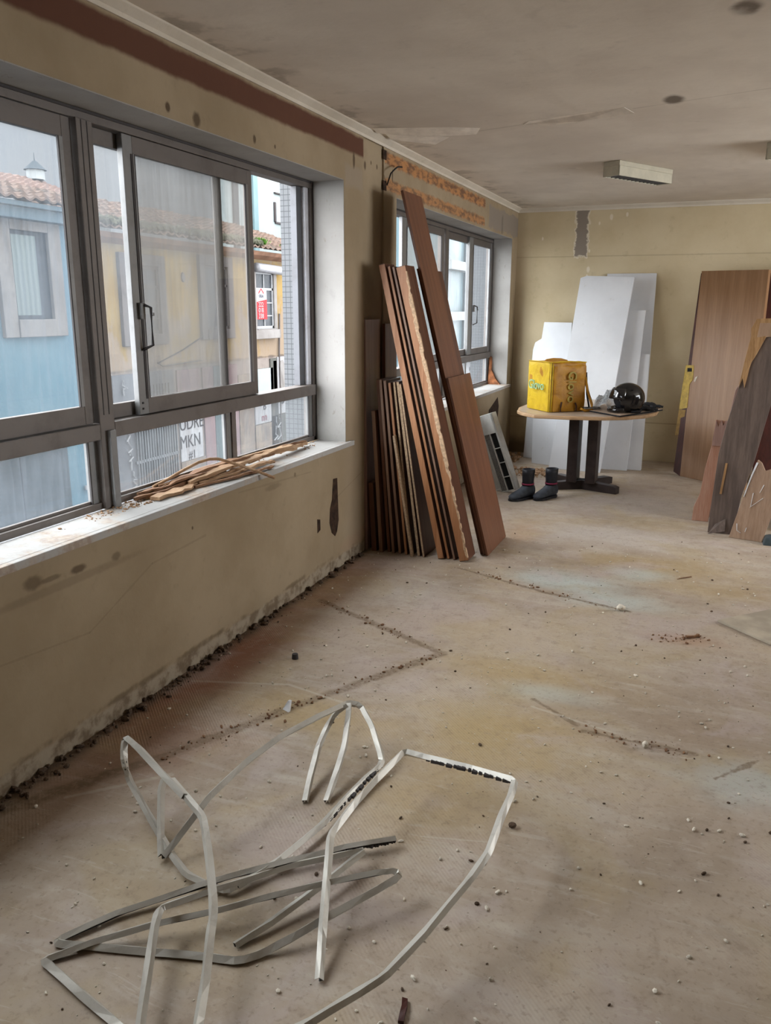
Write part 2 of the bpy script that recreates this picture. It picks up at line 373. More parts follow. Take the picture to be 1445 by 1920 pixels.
def plastic():
    m = MT('clear_crumpled_plastic'); t = m.t; p = m.world()
    tr = m.node('ShaderNodeBsdfTransparent'); df = m.node('ShaderNodeBsdfDiffuse'); df.inputs[0].default_value = (.55, .6, .64, 1)
    mx = m.node('ShaderNodeMixShader'); m.put(mx.inputs[0], m.ramp(m.noise(p, 30, 5, .7, 1), .4, .6, .2, .75))
    gl = m.b; gl.inputs['Roughness'].default_value = .15; gl.inputs['Base Color'].default_value = (.4, .44, .48, 1)
    m2 = m.node('ShaderNodeMixShader'); m2.inputs[0].default_value = .3
    t.links.new(tr.outputs[0], mx.inputs[1]); t.links.new(df.outputs[0], mx.inputs[2])
    t.links.new(mx.outputs[0], m2.inputs[1]); t.links.new(gl.outputs[0], m2.inputs[2])
    out = [n for n in t.nodes if n.type == 'OUTPUT_MATERIAL'][0]; t.links.new(m2.outputs[0], out.inputs[0]); return m.m
M_PLAS = plastic()

# exterior: street colours scaled dark to hold back the bright sky light
EXTK = .15
def K(*c): return tuple(v * EXTK for v in c)
def ext(name, c1, c2, stain=None, scale=1.2, rough=.85):
    spec_ = .03
    c1 = tuple(v * EXTK for v in c1); c2 = tuple(v * EXTK for v in c2); stain = stain and tuple(v * EXTK for v in stain)
    m = MT(name, rough, 0, spec_); p = m.world()
    c = m.mix(m.ramp(m.noise(p, scale, 6, .65), .35, .65), c1, c2)
    if stain:
        f = m.ramp(m.noise(m.mapped(p, (1, 1.4, .5)), 1.5, 7, .7, .6), .50, .62)
        c = m.mix(m.math('MULTIPLY', f, .75), c, stain)
    m.bump(m.noise(p, 12, 5), .2, .02); return m.color(c)
E_YEL = MT('peeling_yellow_render', .9, 0, .1)
m = E_YEL; p = m.world(); o = m.sep(p)
c = m.mix(m.ramp(m.noise(p, 1.3, 6, .65), .35, .65), K(.42, .27, .085), K(.52, .36, .14))
f = m.ramp(m.math('ADD', m.noise(m.mapped(p, (1, 1.3, .6)), 1.7, 7, .7, .7), m.ramp(o[2], .2, 2.2, .14, -.06)), .50, .60)
c = m.mix(m.math('MULTIPLY', f, .85), c, K(.46, .36, .28))
c = m.mix(m.math('MULTIPLY', m.ramp(m.math('ADD', o[2], m.jitter(p, 3, .5)), 2.45, 2.75), .7), c, K(.20, .17, .15))  # shade below the eave put into the render colour
c = m.mix(m.ramp(m.math('ADD', o[2], m.jitter(p, 2, .12)), .50, .54, 1, 0), c, m.mix(m.ramp(m.noise(p, 2.5, 5), .4, .6), K(.34, .28, .25), K(.44, .38, .34)))
c = m.mix(m.math('MULTIPLY', m.boxmask(p, (0, 0, .53), (None, None, .02), .015, m.jitter(p, 2, .12)), .6), c, K(.10, .08, .07))
m.bump(m.noise(p, 10, 5), .3, .02); m.color(c); E_YEL = m.m
E_BLUE = ext('sky_blue_render', (.21, .37, .46), (.26, .42, .50))
E_STONE = ext('granite_surround', (.36, .33, .31), (.48, .45, .43), (.26, .24, .22))
E_STONED = ext('dirty_granite_surround', (.17, .15, .15), (.26, .23, .22), (.12, .11, .11))
E_GREY = ext('grey_garage_door', (.13, .16, .18), (.18, .21, .235))
E_DARKG = ext('dark_window_opening', (.05, .06, .07), (.09, .10, .12), None, 3, .3)
E_CURT = MT('pale_net_curtain', .9, 0, .1)
m = E_CURT; p = m.world(); w = m.node('ShaderNodeTexWave', wave_type='BANDS', bands_direction='Y'); m.put(w.inputs['Vector'], p); w.inputs['Scale'].default_value = 3.2; w.inputs['Distortion'].default_value = 1
m.color(m.mix(w.outputs['Color'], K(.30, .36, .36), K(.42, .48, .47))); E_CURT = m.m
E_WHITE = ext('white_painted_render', (.72, .76, .76), (.82, .86, .85))
E_CYAN = ext('pale_cyan_render', (.80, .92, .92), (.86, .98, .97))
E_CYANP = ext('cyan_panel', (.40, .60, .64), (.46, .66, .70))
E_CORR = MT('grey_corrugated_cladding', .7, 0, .2)
m = E_CORR; p = m.world(); w = m.node('ShaderNodeTexWave', wave_type='BANDS', bands_direction='Y'); m.put(w.inputs['Vector'], p); w.inputs['Scale'].default_value = 2.0
m.color(m.mix(w.outputs['Color'], K(.25, .26, .27), K(.36, .37, .38))); E_CORR = m.m
E_TILE = ext('weathered_clay_tiles', (.26, .175, .135), (.40, .28, .22), (.17, .15, .13), 3)
E_MOSS = simple('dry_moss', K(.17, .17, .12), .95, 0, .5, 6, .5)
E_LEAF = simple('fresh_green_weed', K(.10, .26, .03), .8, 0, .5, 6, .3)
E_RUSTG = simple('rusty_gutter', K(.36, .20, .13), .7, 0, .3, 3)
E_RED = simple('red_sign', K(.62, .02, .03), .5, 0, .03)
E_SIGNW = simple('white_sign', K(.68, .68, .69), .5, 0, .03)
E_NAVY = simple('navy_lettering', K(.05, .06, .12), .5, 0, .03)
E_LILAC = ext('dusty_pink_render', (.36, .25, .26), (.42, .30, .30))
E_PAPER = ext('white_poster_paper', (.60, .60, .62), (.70, .70, .72), (.46, .44, .44), 2)
E_OLIVE = ext('dark_olive_shutter', (.12, .12, .11), (.18, .18, .16))
E_WOODB = ext('peeling_brown_board', (.26, .21, .18), (.36, .30, .25), (.50, .40, .30), 3)
E_ASPH = ext('street_asphalt', (.10, .10, .11), (.14, .14, .15))
E_BAR = simple('grey_iron_bars', K(.30, .32, .34), .6, .2, .2, 4)
E_PAINT = simple('white_spray_paint', K(.62, .63, .64), .8)
E_INK = simple('black_spray_paint', K(.04, .04, .05), .8)
E_INKR = simple('crimson_spray_paint', K(.35, .05, .10), .8)
E_GLASSB = ext('bluish_glazing', (.24, .36, .40), (.30, .42, .46), None, .5, .3)
E_GLASSD = ext('dim_blue_grey_strip', (.15, .21, .24), (.18, .24, .27), None, .5, .3)

for m_ in [v for k_, v in list(globals().items()) if k_.startswith('E_') and isinstance(v, bpy.types.Material)]:      # matt, weathered street surfaces
    m_.node_tree.nodes['Principled BSDF'].inputs['Specular IOR Level'].default_value = .03
# ------------------------------------------------------------------ mesh helpers
def link(o, parent=None):
    COL.objects.link(o)
    if parent is not None: o.parent = parent
    return o
def bx(bm, x0, x1, y0, y1, z0, z1):
    v = [bm.verts.new((x, y, z)) for z in (z0, z1) for x, y in ((x0, y0), (x1, y0), (x1, y1), (x0, y1))]
    for f in ((3, 2, 1, 0), (4, 5, 6, 7), (0, 1, 5, 4), (1, 2, 6, 5), (2, 3, 7, 6), (3, 0, 4, 7)):
        bm.faces.new([v[i] for i in f])
def obj(name, bm, mat, parent=None, bevel=0, smooth=False, seg=2):
    bmesh.ops.recalc_face_normals(bm, faces=bm.faces)
    me = bpy.data.meshes.new(name); bm.to_mesh(me); bm.free(); me.materials.append(mat)
    if smooth:
        for q in me.polygons: q.use_smooth = True
    o = link(bpy.data.objects.new(name, me), parent)
    if bevel:
        b = o.modifiers.new('bevel', 'BEVEL'); b.width = bevel; b.segments = seg; b.limit_method = 'ANGLE'
    return o
def box(name, ext_, mat, parent=None, bevel=0):
    bm = bmesh.new(); bx(bm, *ext_); return obj(name, bm, mat, parent, bevel)
def boxes(name, lst, mat, parent=None, bevel=0):
    bm = bmesh.new()
    for e in lst: bx(bm, *e)
    return obj(name, bm, mat, parent, bevel)
def empty(name, loc=(0, 0, 0), rot=(0, 0, 0)):
    o = bpy.data.objects.new(name, None); o.location = loc; o.rotation_euler = rot; o.empty_display_size = .05
    return link(o)
def tag(o, label=None, cat=None, group=None, kind=None):
    if label: o['label'] = label
    if cat: o['category'] = cat
    if group: o['group'] = group
    if kind: o['kind'] = kind
    return o
def struct(o): o['kind'] = 'structure'; return o
def prism(bm, pts, d):
    """pts: 3D polygon, extruded by vector d"""
    a = [bm.verts.new(p) for p in pts]; b = [bm.verts.new(Vector(p) + Vector(d)) for p in pts]; n = len(pts)
    bm.faces.new(a); bm.faces.new(b[::-1])
    for i in range(n): bm.faces.new((a[i], a[(i+1) % n], b[(i+1) % n], b[i]))
def tube(bm, pts, r, n=8, r1=None):
    pts = [Vector(p) for p in pts]; rings = []
    up = Vector((0, 0, 1))
    for i, p in enumerate(pts):
        t = (pts[min(i+1, len(pts)-1)] - pts[max(i-1, 0)]).normalized()
        s = t.cross(up)
        if s.length < .1: s = t.cross(Vector((1, 0, 0)))
        s.normalize(); u = s.cross(t)
        rr = r if r1 is None else r + (r1 - r) * i / (len(pts) - 1)
        rings.append([bm.verts.new(p + (s * math.cos(2*PI*k/n) + u * math.sin(2*PI*k/n)) * rr) for k in range(n)])
    for a, b in zip(rings, rings[1:]):
        for k in range(n): bm.faces.new((a[k], a[(k+1) % n], b[(k+1) % n], b[k]))
    bm.faces.new(rings[0][::-1]); bm.faces.new(rings[-1])
def text(name, s, size, mat, parent, M, depth=.004, squeeze=1.0):
    cu = bpy.data.curves.new(name, 'FONT'); cu.body = s; cu.size = size; cu.extrude = depth; cu.align_x = 'CENTER'; cu.align_y = 'CENTER'
    t = bpy.data.objects.new(name, cu); COL.objects.link(t); bpy.context.view_layer.update()
    me = bpy.data.meshes.new_from_object(t.evaluated_get(bpy.context.evaluated_depsgraph_get()))
    bpy.data.objects.remove(t); me.transform(M @ Matrix.Diagonal((squeeze, 1, 1, 1))); me.materials.clear(); me.materials.append(mat)
    return link(bpy.data.objects.new(name, me), parent)
def on_street(x, y, z):      # writing on a wall that faces +x, read from the room
    return Matrix(((0, 0, 1, x), (1, 0, 0, y), (0, 1, 0, z), (0, 0, 0, 1)))

# ------------------------------------------------------------------ room shell
H = 2.7
struct(box('floor', (-.05, 6.3, -3.2, 9.5, -.2, 0), M_FLOOR))
struct(box('ceiling', (-.45, 6.3, -3.2, 9.6, H, H + .2), M_CEIL))
W1a, W1b, W2a, W2b = .60, 4.70, 5.58, 9.12      # the two window openings
SZ, HZ = .805, 2.37
bm = bmesh.new()
XO = -.28
bx(bm, XO, 0, -3.2, 5.0, 0, SZ - .03); bx(bm, XO, 0, -3.2, W1a, SZ - .03, HZ); bx(bm, XO, 0, W1b, 5.0, SZ - .03, HZ)
bx(bm, XO, 0, -3.2, 5.0, HZ, H)
bx(bm, XO, -.012, 5.0, 5.34, 0, H)
bx(bm, XO, 0, 5.34, 9.5, 0, SZ - .03); bx(bm, XO, 0, 5.34, W2a, SZ - .03, HZ); bx(bm, XO, 0, W2b, 9.5, SZ - .03, HZ)
bx(bm, XO, 0, 5.34, 9.5, HZ, H)
wall_left = struct(obj('wall_left', bm, M_LEFT))
# reveals: thin painted linings of the openings
boxes('reveal_lining', [(-.20, -.001, W1b - .004, W1b + .002, SZ, HZ), (-.20, -.001, W1a, W1b, HZ - .004, HZ + .001),
                        (-.20, -.001, W2b - .004, W2b + .002, SZ, HZ), (-.20, -.001, W2a - .002, W2a + .004, SZ, HZ), (-.20, -.001, W2a, W2b, HZ - .004, HZ + .001)], M_REVEAL, wall_left)
boxes('outer_lining', [(-.283, -.201, W1b - .006, W1b + .019, SZ, HZ), (-.283, -.201, W2b - .006, W2b + .029, SZ, HZ)], simple('grey_outer_render', (.06, .063, .067), .8), wall_left)
boxes('outer_tiling', [(-.44, -.281, W1b + .02, W2a - .02, -3.2, 6), (-.44, -.281, W2b + .03, 10.2, -3.2, 6), (-.44, -.281, -3.2, W1a, -3.2, 6),
                       (-.36, -.281, W1a, W1b + .02, -3.2, .76), (-.36, -.281, W2a - .02, W2b + .03, -3.2, .76), (-.36, -.281, W1a, W1b + .02, 2.45, 6), (-.36, -.281, W2a - .02, W2b + .03, 2.45, 6)], M_TILE, wall_left)
# cavities knocked into the plaster: irregular dark recesses with a rim
def cavity(pts, x=.0015):
    bm = bmesh.new(); prism(bm, [(x, y, z) for y, z in pts], (-.004, 0, 0)); return obj('cavity', bm, M_HOLE, wall_left)
cavity([(4.27, .395), (4.31, .385), (4.31, .32), (4.27, .308)])
cavity([(4.50, .60), (4.56, .595), (4.565, .50), (4.57, .40), (4.575, .32), (4.55, .25), (4.52, .225), (4.47, .26), (4.44, .33), (4.45, .42), (4.48, .47), (4.49, .54)])
cavity([(8.35, .60), (8.72, .70), (8.78, .60), (8.74, .40), (8.70, .25), (8.62, .22), (8.5, .35), (8.35, .45)])
for y, z in [(5.347, 2.61), (5.347, 2.42)]:
    boxes('cavity', [(-.004, .0015, y - .02, y + .04, z - .03, z + .03)], M_HOLE, wall_left)
bm = bmesh.new()
tube(bm, [(.0, 5.40, 2.43), (.03, 5.36, 2.46), (.05, 5.34, 2.49), (.06, 5.38, 2.52), (.05, 5.47, 2.55), (.05, 5.55, 2.56)], .005, 6)
tag(obj('electric_wire', bm, M_BLK2), 'bent black electric wire sticking out of the wall above the far window', 'wire')
struct(box('wall_far', (-.45, 6.3, 9.37, 9.6, 0, H), M_FAR))
bm = bmesh.new()
bx(bm, 6.0, 6.2, -3.2, 9.4, 0, .9); bx(bm, 6.0, 6.2, -3.2, 9.4, 2.4, H); bx(bm, 6.0, 6.2, -3.2, 5.1, .9, 2.4); bx(bm, 6.0, 6.2, 7.3, 9.4, .9, 2.4)  # the opening here is out of view, added for light at the far end
struct(obj('wall_right', bm, M_FAR))
bm = bmesh.new()
bx(bm, -.3, 6.2, -3.2, -3.0, 0, H)
struct(obj('wall_back', bm, M_FAR))
# cornices
def cornice(name, pts, d):
    bm = bmesh.new(); prism(bm, pts, d); return struct(obj(name, bm, M_TRIM))
cornice('trim_1', [(0, -3.0, H), (.045, -3.0, H), (.045, -3.0, H-.008), (.012, -3.0, H-.03), (.008, -3.0, H-.045), (0, -3.0, H-.045)], (0, 12.36, 0))
cornice('trim_2', [(.0, 9.37, H), (.0, 9.32, H), (.0, 9.32, H-.008), (.0, 9.355, H-.03), (.0, 9.36, H-.045), (.0, 9.37, H-.045)], (6.0, 0, 0))
# sills
for nm, a, b in (('trim_3', W1a, W1b), ('trim_4', W2a, W2b)):
    bm = bmesh.new(); bx(bm, -.20, .001, a, b, SZ - .03, SZ); bx(bm, 0, .03, a - .05, b + .07, SZ - .03, SZ)
    struct(obj(nm, bm, M_SILL, None, .003))
# ceiling seam flaps
M_TAPE = simple('peeling_paper_tape', (.76, .70, .62), .8)
def flap(pts, h):
    pts = [(x, y, 2.7 - (2.7 - z) * .45) for x, y, z in pts]
    bm = bmesh.new(); vs = [bm.verts.new((x, y, z)) for x, y, z in pts]
    bm.faces.new(vs); r = bmesh.ops.extrude_face_region(bm, geom=list(bm.faces))
    for v in [g for g in r['geom'] if isinstance(g, bmesh.types.BMVert)]: v.co.z += h
    return obj('peeling_tape', bm, M_TAPE)
tag(flap([(1.0, 5.13, 2.699), (1.55, 4.98, 2.699), (1.60, 5.04, 2.65), (1.3, 5.12, 2.64), (1.1, 5.20, 2.655), (.95, 5.20, 2.69)], .003), 'long loose flap of joint tape peeling along the ceiling seam', 'ceiling tape')
tag(flap([(.06, 5.00, 2.699), (.5, 5.13, 2.699), (.68, 5.22, 2.699), (.64, 5.28, 2.65), (.3, 5.2, 2.63), (.06, 5.08, 2.67)], .003), 'sagging flap of joint tape on the ceiling by the window wall corner', 'ceiling tape')
tag(flap([(.08, 5.12, 2.699), (.25, 5.25, 2.699), (.42, 5.42, 2.699), (.3, 5.5, 2.65), (.08, 5.28, 2.66)], .003), 'short curled flap of ceiling tape over the far window pier', 'ceiling tape')

# ------------------------------------------------------------------ windows
XF0, XF1 = -.275, -.205
def sash(parent, y0, y1, z0, z1, xc, gm, wl=.045, wr=.045, wb=.075, wt=.055, left_white=False, right_white=False):
    s = box('sash_stile', (xc-.014, xc+.014, y0, y0+wl, z0, z1), M_ALUW if left_white else M_ALU, parent, .002)
    box('sash_stile', (xc-.014, xc+.014, y1-wr, y1, z0, z1), M_ALUW if right_white else M_ALU, parent, .002)
    boxes('sash_rail', [(xc-.014, xc+.014, y0+wl, y1-wr, z0, z0+wb)], M_ALU, parent, .002)
    boxes('sash_rail', [(xc-.014, xc+.014, y0+wl, y1-wr, z1-wt, z1)], M_ALU, parent, .002)
    boxes('glazing_bead', [(xc+.008, xc+.017, y0+wl, y0+wl+.008, z0+wb, z1-wt), (xc+.008, xc+.017, y1-wr-.02, y1-wr, z0+wb, z1-wt)], M_ALUW, parent)
    boxes('glazing_seal', [(xc+.010, xc+.018, y1-wr-.026, y1-wr-.020, z0+wb, z1-wt), (xc+.010, xc+.018, y0+wl+.008, y0+wl+.012, z0+wb, z1-wt)], M_ALUD, parent)
    box('glass_pane', (xc-.003, xc+.001, y0+wl-.005, y1-wr+.005, z0+wb-.005, z1-wt+.005), gm, parent)
    return s
def handle(parent, y, z, xc):
    h = box('handle', (xc, xc+.02, y, y+.028, z-.02, z+.05), M_ALUW, parent, .004)
    bm = bmesh.new(); tube(bm, [(xc+.02, y+.02, z+.04), (xc+.045, y+.03, z+.03), (xc+.045, y+.03, z-.13), (xc+.005, y+.012, z-.15)], .007, 8)
    obj('grip', bm, M_ALUD, h); box('latch_knob', (xc+.04, xc+.055, y+.03, y+.042, z-.005, z+.008), M_ALUW, h, .002)
    return h
def low_pane(parent, y0, y1, z0, z1, gm, right_white=True):
    bd = [(-.235, -.222, y0, y0+.012, z0, z1), (-.235, -.222, y0, y1, z0, z0+.012)]
    boxes('glazing_bead', bd, M_ALU, parent)
    if right_white: box('glazing_bead', (-.240, -.214, y1-.045, y1, z0, z1), M_ALUW, parent); box('glazing_seal', (-.222, -.213, y1-.052, y1-.045, z0, z1), M_ALUD, parent)
    box('glass_pane', (-.242, -.238, y0, y1, z0, z1), gm, parent)

w1 = struct(empty('window_1', (0, 0, 0)))
boxes('outer_frame', [(XF0, XF1, W1a, W1b, HZ-.045, HZ-.004), (XF0, XF1, W1b-.04, W1b-.004, SZ, HZ-.045), (XF0, XF1, W1a, W1a+.04, SZ, HZ-.045), (XF0, XF1, W1a, W1b, SZ, SZ+.03)], M_ALU, w1, .003)
boxes('drip_groove', [(XF1, XF1+.006, W1a, W1b-.03, HZ-.016, HZ-.006)], M_ALUD, w1)
box('mullion', (-.275, -.185, 2.665, 2.755, SZ+.001, 2.325), M_ALU, w1, .003)
boxes('mullion_groove', [(-.186, -.1835, 2.690, 2.694, 1.2, 2.32), (-.186, -.1835, 2.722, 2.726, 1.2, 2.32)], M_ALUD, w1)
box('post_cover', (-.185, -.165, 2.70, 2.735, SZ+.001, 1.135), M_ALUW, w1, .002)
boxes('transom', [(-.27, -.185, W1a+.04, 2.665, 1.10, 1.165), (-.27, -.185, 2.755, W1b-.04, 1.10, 1.165)], M_ALU, w1, .003)
box('post', (-.26, -.205, 3.695, 3.735, SZ+.03, 1.10), M_ALU, w1, .002)
box('side_track', (-.27, -.212, W1b-.095, W1b-.052, 1.165, 2.325), alu('light_side_track', (.50, .51, .55), .5, .1), w1, .002)
box('side_track', (-.275, -.235, W1b-.16, W1b-.10, 1.165, 2.325), M_ALUO, w1, .002)
sash(w1, 1.62, 2.66, 1.168, 2.322, -.222, G_BLUE, .05, .05, .075, .075)
sash(w1, .66, 1.70, 1.168, 2.322, -.252, G_BLUE, .05, .05, .075, .075)
sash(w1, 2.76, 3.74, 1.168, 2.322, -.256, G_LIGHT, .03, .04, .06, .06)
sash(w1, 2.955, 3.985, 1.168, 2.322, -.222, G_WARM, .062, .045, .07, .07, True)
box('stile_shadow_strip', (-.207, -.2055, 3.003, 3.017, 1.235, 2.25), M_ALUD, w1)  # solid dark strip on the stile face in place of a shadow line
handle(w1, 2.985, 1.60, -.208)
for z in (1.19, 1.215): box('screw', (-.208, -.204, 2.972, 2.980, z, z + .008), M_ALUD, w1)
low_pane(w1, .66, 2.665, SZ+.03, 1.10, G_BLUE); low_pane(w1, 2.755, 3.695, SZ+.03, 1.10, G_LIGHT); low_pane(w1, 3.735, W1b-.04, SZ+.03, 1.10, G_LIGHT)

w2 = struct(empty('window_2', (0, 0, 0)))
boxes('outer_frame', [(XF0, XF1, W2a, W2b, HZ-.045, HZ-.004), (XF0, XF1, W2b-.04, W2b-.004, SZ, HZ-.045), (XF0, XF1, W2a, W2a+.04, SZ, HZ-.045), (XF0, XF1, W2a, W2b, SZ, SZ+.03)], M_ALU, w2, .003)
boxes('drip_groove', [(XF1, XF1+.006, W2a, W2b, HZ-.016, HZ-.006)], M_ALUD, w2)
box('mullion', (-.275, -.195, 7.36, 7.44, SZ+.03, 2.325), M_ALU, w2, .003)
boxes('transom', [(-.27, -.19, W2a+.04, 7.36, 1.10, 1.165), (-.27, -.19, 7.44, W2b-.04, 1.10, 1.165)], M_ALU, w2, .003)
sash(w2, 6.26, 7.34, 1.168, 2.322, -.222, G_WARM, .10, .045, .06, .06, True)
sash(w2, 7.46, 8.30, 1.168, 2.322, -.25, G_LIGHT, .10, .05, .06, .06, True, True)
sash(w2, 8.19, 9.07, 1.168, 2.322, -.222, G_LIGHT, .13, .05, .06, .06, True, True)
handle(w2, 8.34, 1.62, -.208)
low_pane(w2, W2a+.04, 7.36, SZ+.03, 1.10, G_LIGHT); low_pane(w2, 7.44, W2b-.04, SZ+.03, 1.10, G_LIGHT)
box('post', (-.26, -.205, 8.12, 8.16, SZ+.03, 1.10), M_ALUW, w2, .002)
bm = bmesh.new()
prism(bm, [(-.20, 9.05, SZ), (-.06, 9.05, SZ), (-.12, 9.07, SZ+.06), (-.17, 9.07, SZ+.16), (-.175, 9.08, SZ+.30), (-.20, 9.08, SZ+.31)], (0, .04, 0))
tag(obj('broken_lining', bm, M_RUST), 'broken rust orange piece of lining in the far corner of the far window sill', 'broken board')

# ------------------------------------------------------------------ ceiling lamps
def ceiling_lamp(loc, ang, label, L=.68, W=.145):
    t = empty('ceiling_lamp', loc, (0, 0, ang)); tag(t, label, 'ceiling lamp')
    boxes('housing', [(0, W, 0, L, -.035, 0), (0, .012, 0, L, -.105, -.035), (W-.012, W, 0, L, -.105, -.035), (0, W, 0, .012, -.105, -.035), (0, W, L-.012, L, -.105, -.035)], M_CREAM, t, .003)
    box('reflector', (.012, W-.012, .012, L-.012, -.05, -.036), M_LAMPW, t)
    boxes('louvre', [(.014, W-.014, y, y+.006, -.103, -.055) for y in [0.03 + k*.05 for k in range(13)]], M_LAMPG, t)
    return t
ceiling_lamp((1.235, 6.70, 2.699), math.atan2(-.345, .585), 'cream box ceiling lamp with grey louvres near the far wall')
ceiling_lamp((2.33, 6.30, 2.699), math.atan2(-.345, .585), 'cream ceiling lamp mostly cut off by the right edge of the photo')

# ------------------------------------------------------------------ bent aluminium strips
STRIPS = {
'a': [(0.548,1.984,0.100),(0.574,1.934,0.100),(0.664,1.804,0.050),(0.721,1.729,0.020),(0.781,1.843,0.130),(0.788,1.896,0.150),(0.817,2.063,0.180),(0.861,2.227,0.200),(0.922,2.407,0.200),(0.959,2.570,0.180),(1.003,2.590,0.170),(1.070,2.540,0.120),(1.137,2.463,0.060),(1.151,2.438,0.040),(1.129,2.361,0.030),(1.112,2.216,0.030),(1.100,2.050,0.030),(1.054,1.840,0.030),(0.994,1.712,0.020)],
'b': [(0.990,1.711,0.020),(0.979,1.687,0.020),(0.927,1.686,0.020),(0.830,1.701,0.020),(0.737,1.753,0.030),(0.580,1.859,0.050),(0.440,1.941,0.100),(0.426,1.941,0.160),(0.405,1.969,0.200),(0.395,1.995,0.220),(0.477,1.961,0.210),(0.601,1.901,0.190),(0.733,1.841,0.170)],
'c': [(0.643,1.902,0.170),(0.739,1.845,0.165),(0.833,1.788,0.160),(0.869,1.747,0.160),(0.953,1.642,0.150),(1.038,1.529,0.140),(1.073,1.477,0.130),(1.087,1.442,0.120),(1.144,1.334,0.100),(1.191,1.231,0.080),(1.219,1.168,0.060)],
'd': [(0.978,2.169,0.009),(0.948,2.272,0.040),(0.920,2.390,0.080),(0.918,2.466,0.120),(0.933,2.510,0.160),(0.966,2.544,0.185)],
'e': [(1.045,2.196,0.009),(1.031,2.306,0.050),(1.018,2.408,0.100),(0.983,2.521,0.160),(0.970,2.555,0.185)],
'f': [(1.343,2.069,0.030),(1.206,1.967,0.030),(1.096,1.862,0.030),(0.957,1.730,0.030),(0.883,1.654,0.025),(0.744,1.507,0.015),(0.655,1.368,0.010),(0.669,1.362,0.009),(0.748,1.384,0.009),(0.932,1.434,0.009),(1.064,1.470,0.009),(1.138,1.484,0.009),(1.181,1.531,0.010),(1.239,1.589,0.030),(1.293,1.652,0.050),(1.388,1.779,0.070),(1.437,1.849,0.080),(1.425,1.861,0.090),(1.380,1.834,0.090),(1.253,1.749,0.080),(1.126,1.652,0.070),(1.020,1.568,0.060),(0.880,1.483,0.040),(0.761,1.395,0.020),(0.672,1.303,0.010),(0.693,1.296,0.010),(0.831,1.255,0.010),(0.972,1.216,0.010),(1.111,1.174,0.010)],
'g': [(1.354,1.507,0.009),(1.314,1.609,0.050),(1.259,1.752,0.090),(1.202,1.900,0.120),(1.210,2.039,0.130),(1.230,2.189,0.140),(1.253,2.386,0.140),(1.339,2.380,0.140),(1.497,2.354,0.150),(1.660,2.306,0.170),(1.667,2.224,0.170),(1.665,2.105,0.170),(1.668,1.942,0.160),(1.646,1.825,0.150),(1.589,1.642,0.120),(1.535,1.487,0.100),(1.483,1.417,0.090),(1.416,1.320,0.080),(1.352,1.253,0.070),(1.30,1.19,.05),(1.25,1.12,.009)],
'h': [(1.099,1.527,0.009),(1.148,1.610,0.020),(1.225,1.778,0.040),(1.287,1.962,0.050),(1.255,1.936,0.050),(1.137,1.818,0.060),(1.059,1.716,0.070),(0.972,1.598,0.080),(0.906,1.501,0.090),(0.900,1.480,0.090),(0.923,1.434,0.090),(0.975,1.342,0.080),(1.051,1.206,0.050),(1.092,1.137,0.040)],
}
def channel(pts, roll0=0.0, roll1=0.0, w=.0092, h=.0075, th=.0016):
    """a U-shaped extrusion folded along a path"""
    bm = bmesh.new(); pts = [Vector(p) for p in pts]
    P = []
    for i in range(len(pts) - 1):      # extra rings close to every fold keep the folds crisp
        a, b = pts[i], pts[i+1]; L = (b - a).length; k = min(.012 / L, .25)
        P += [a.lerp(b, k), a.lerp(b, .5), a.lerp(b, 1 - k)]
    P = [pts[0]] + P[1:-1] + [pts[-1]]
    prof = [(-w, -h), (-w, h), (w, h), (w, -h), (w - th, -h), (w - th, h - th), (-w + th, h - th), (-w + th, -h)]
    rings = []; prev = None
    for i, q in enumerate(P):
        t = (P[min(i+1, len(P)-1)] - P[max(i-1, 0)]).normalized()
        s = Vector((0, 0, 1)).cross(t)
        s = Vector((t.y, -t.x, 0)) if s.length < .25 else -s
        s.normalize()
        if s.dot(prev if prev is not None else Vector((.35, -1, 0))) < 0: s = -s
        u = s.cross(t).normalized()
        if u.z < 0: u = -u
        a = roll0 + (roll1 - roll0) * i / max(1, len(P) - 1) + .12 * math.sin(i * 1.3)
        s2 = s * math.cos(a) + u * math.sin(a); u2 = -s * math.sin(a) + u * math.cos(a); prev = s
        rings.append([bm.verts.new(q + s2 * x + u2 * y) for x, y in prof])
    for a, b in zip(rings, rings[1:]):
        for k in range(8):
            f = bm.faces.new((a[k], a[(k+1) % 8], b[(k+1) % 8], b[k])); f.material_index = 1 if k in (4, 5, 6) else 0
    bm.faces.new(rings[0][::-1]); bm.faces.new(rings[-1])
    lo = min(v.co.z for v in bm.verts)
    for v in bm.verts: v.co.z = max(v.co.z, .001)
    return bm
LAB = {
'a': 'long bent aluminium strip arching to the far peak of the tangle, with a jagged edge',
'b': 'aluminium strip folded into a narrow raised point nearest the window wall',
'c': 'aluminium strip running from the raised point straight down to the bottom edge',
'd': 'short aluminium leg under the far peak, the left one of two',
'e': 'short aluminium leg under the far peak, the right one of two',
'f': 'long aluminium strip zigzagging across the near left of the floor in flat folds',
'g': 'longest aluminium strip sweeping round the right side of the tangle in a wide curve',
'h': 'aluminium strip crossing the middle of the tangle and bending down to the bottom edge'}
ROLL = {'a': (.9, .5), 'b': (.5, .9), 'c': (.3, .7), 'd': (.2, .5), 'e': (.3, .1), 'f': (.9, .6), 'g': (.95, .35), 'h': (.5, .7)}
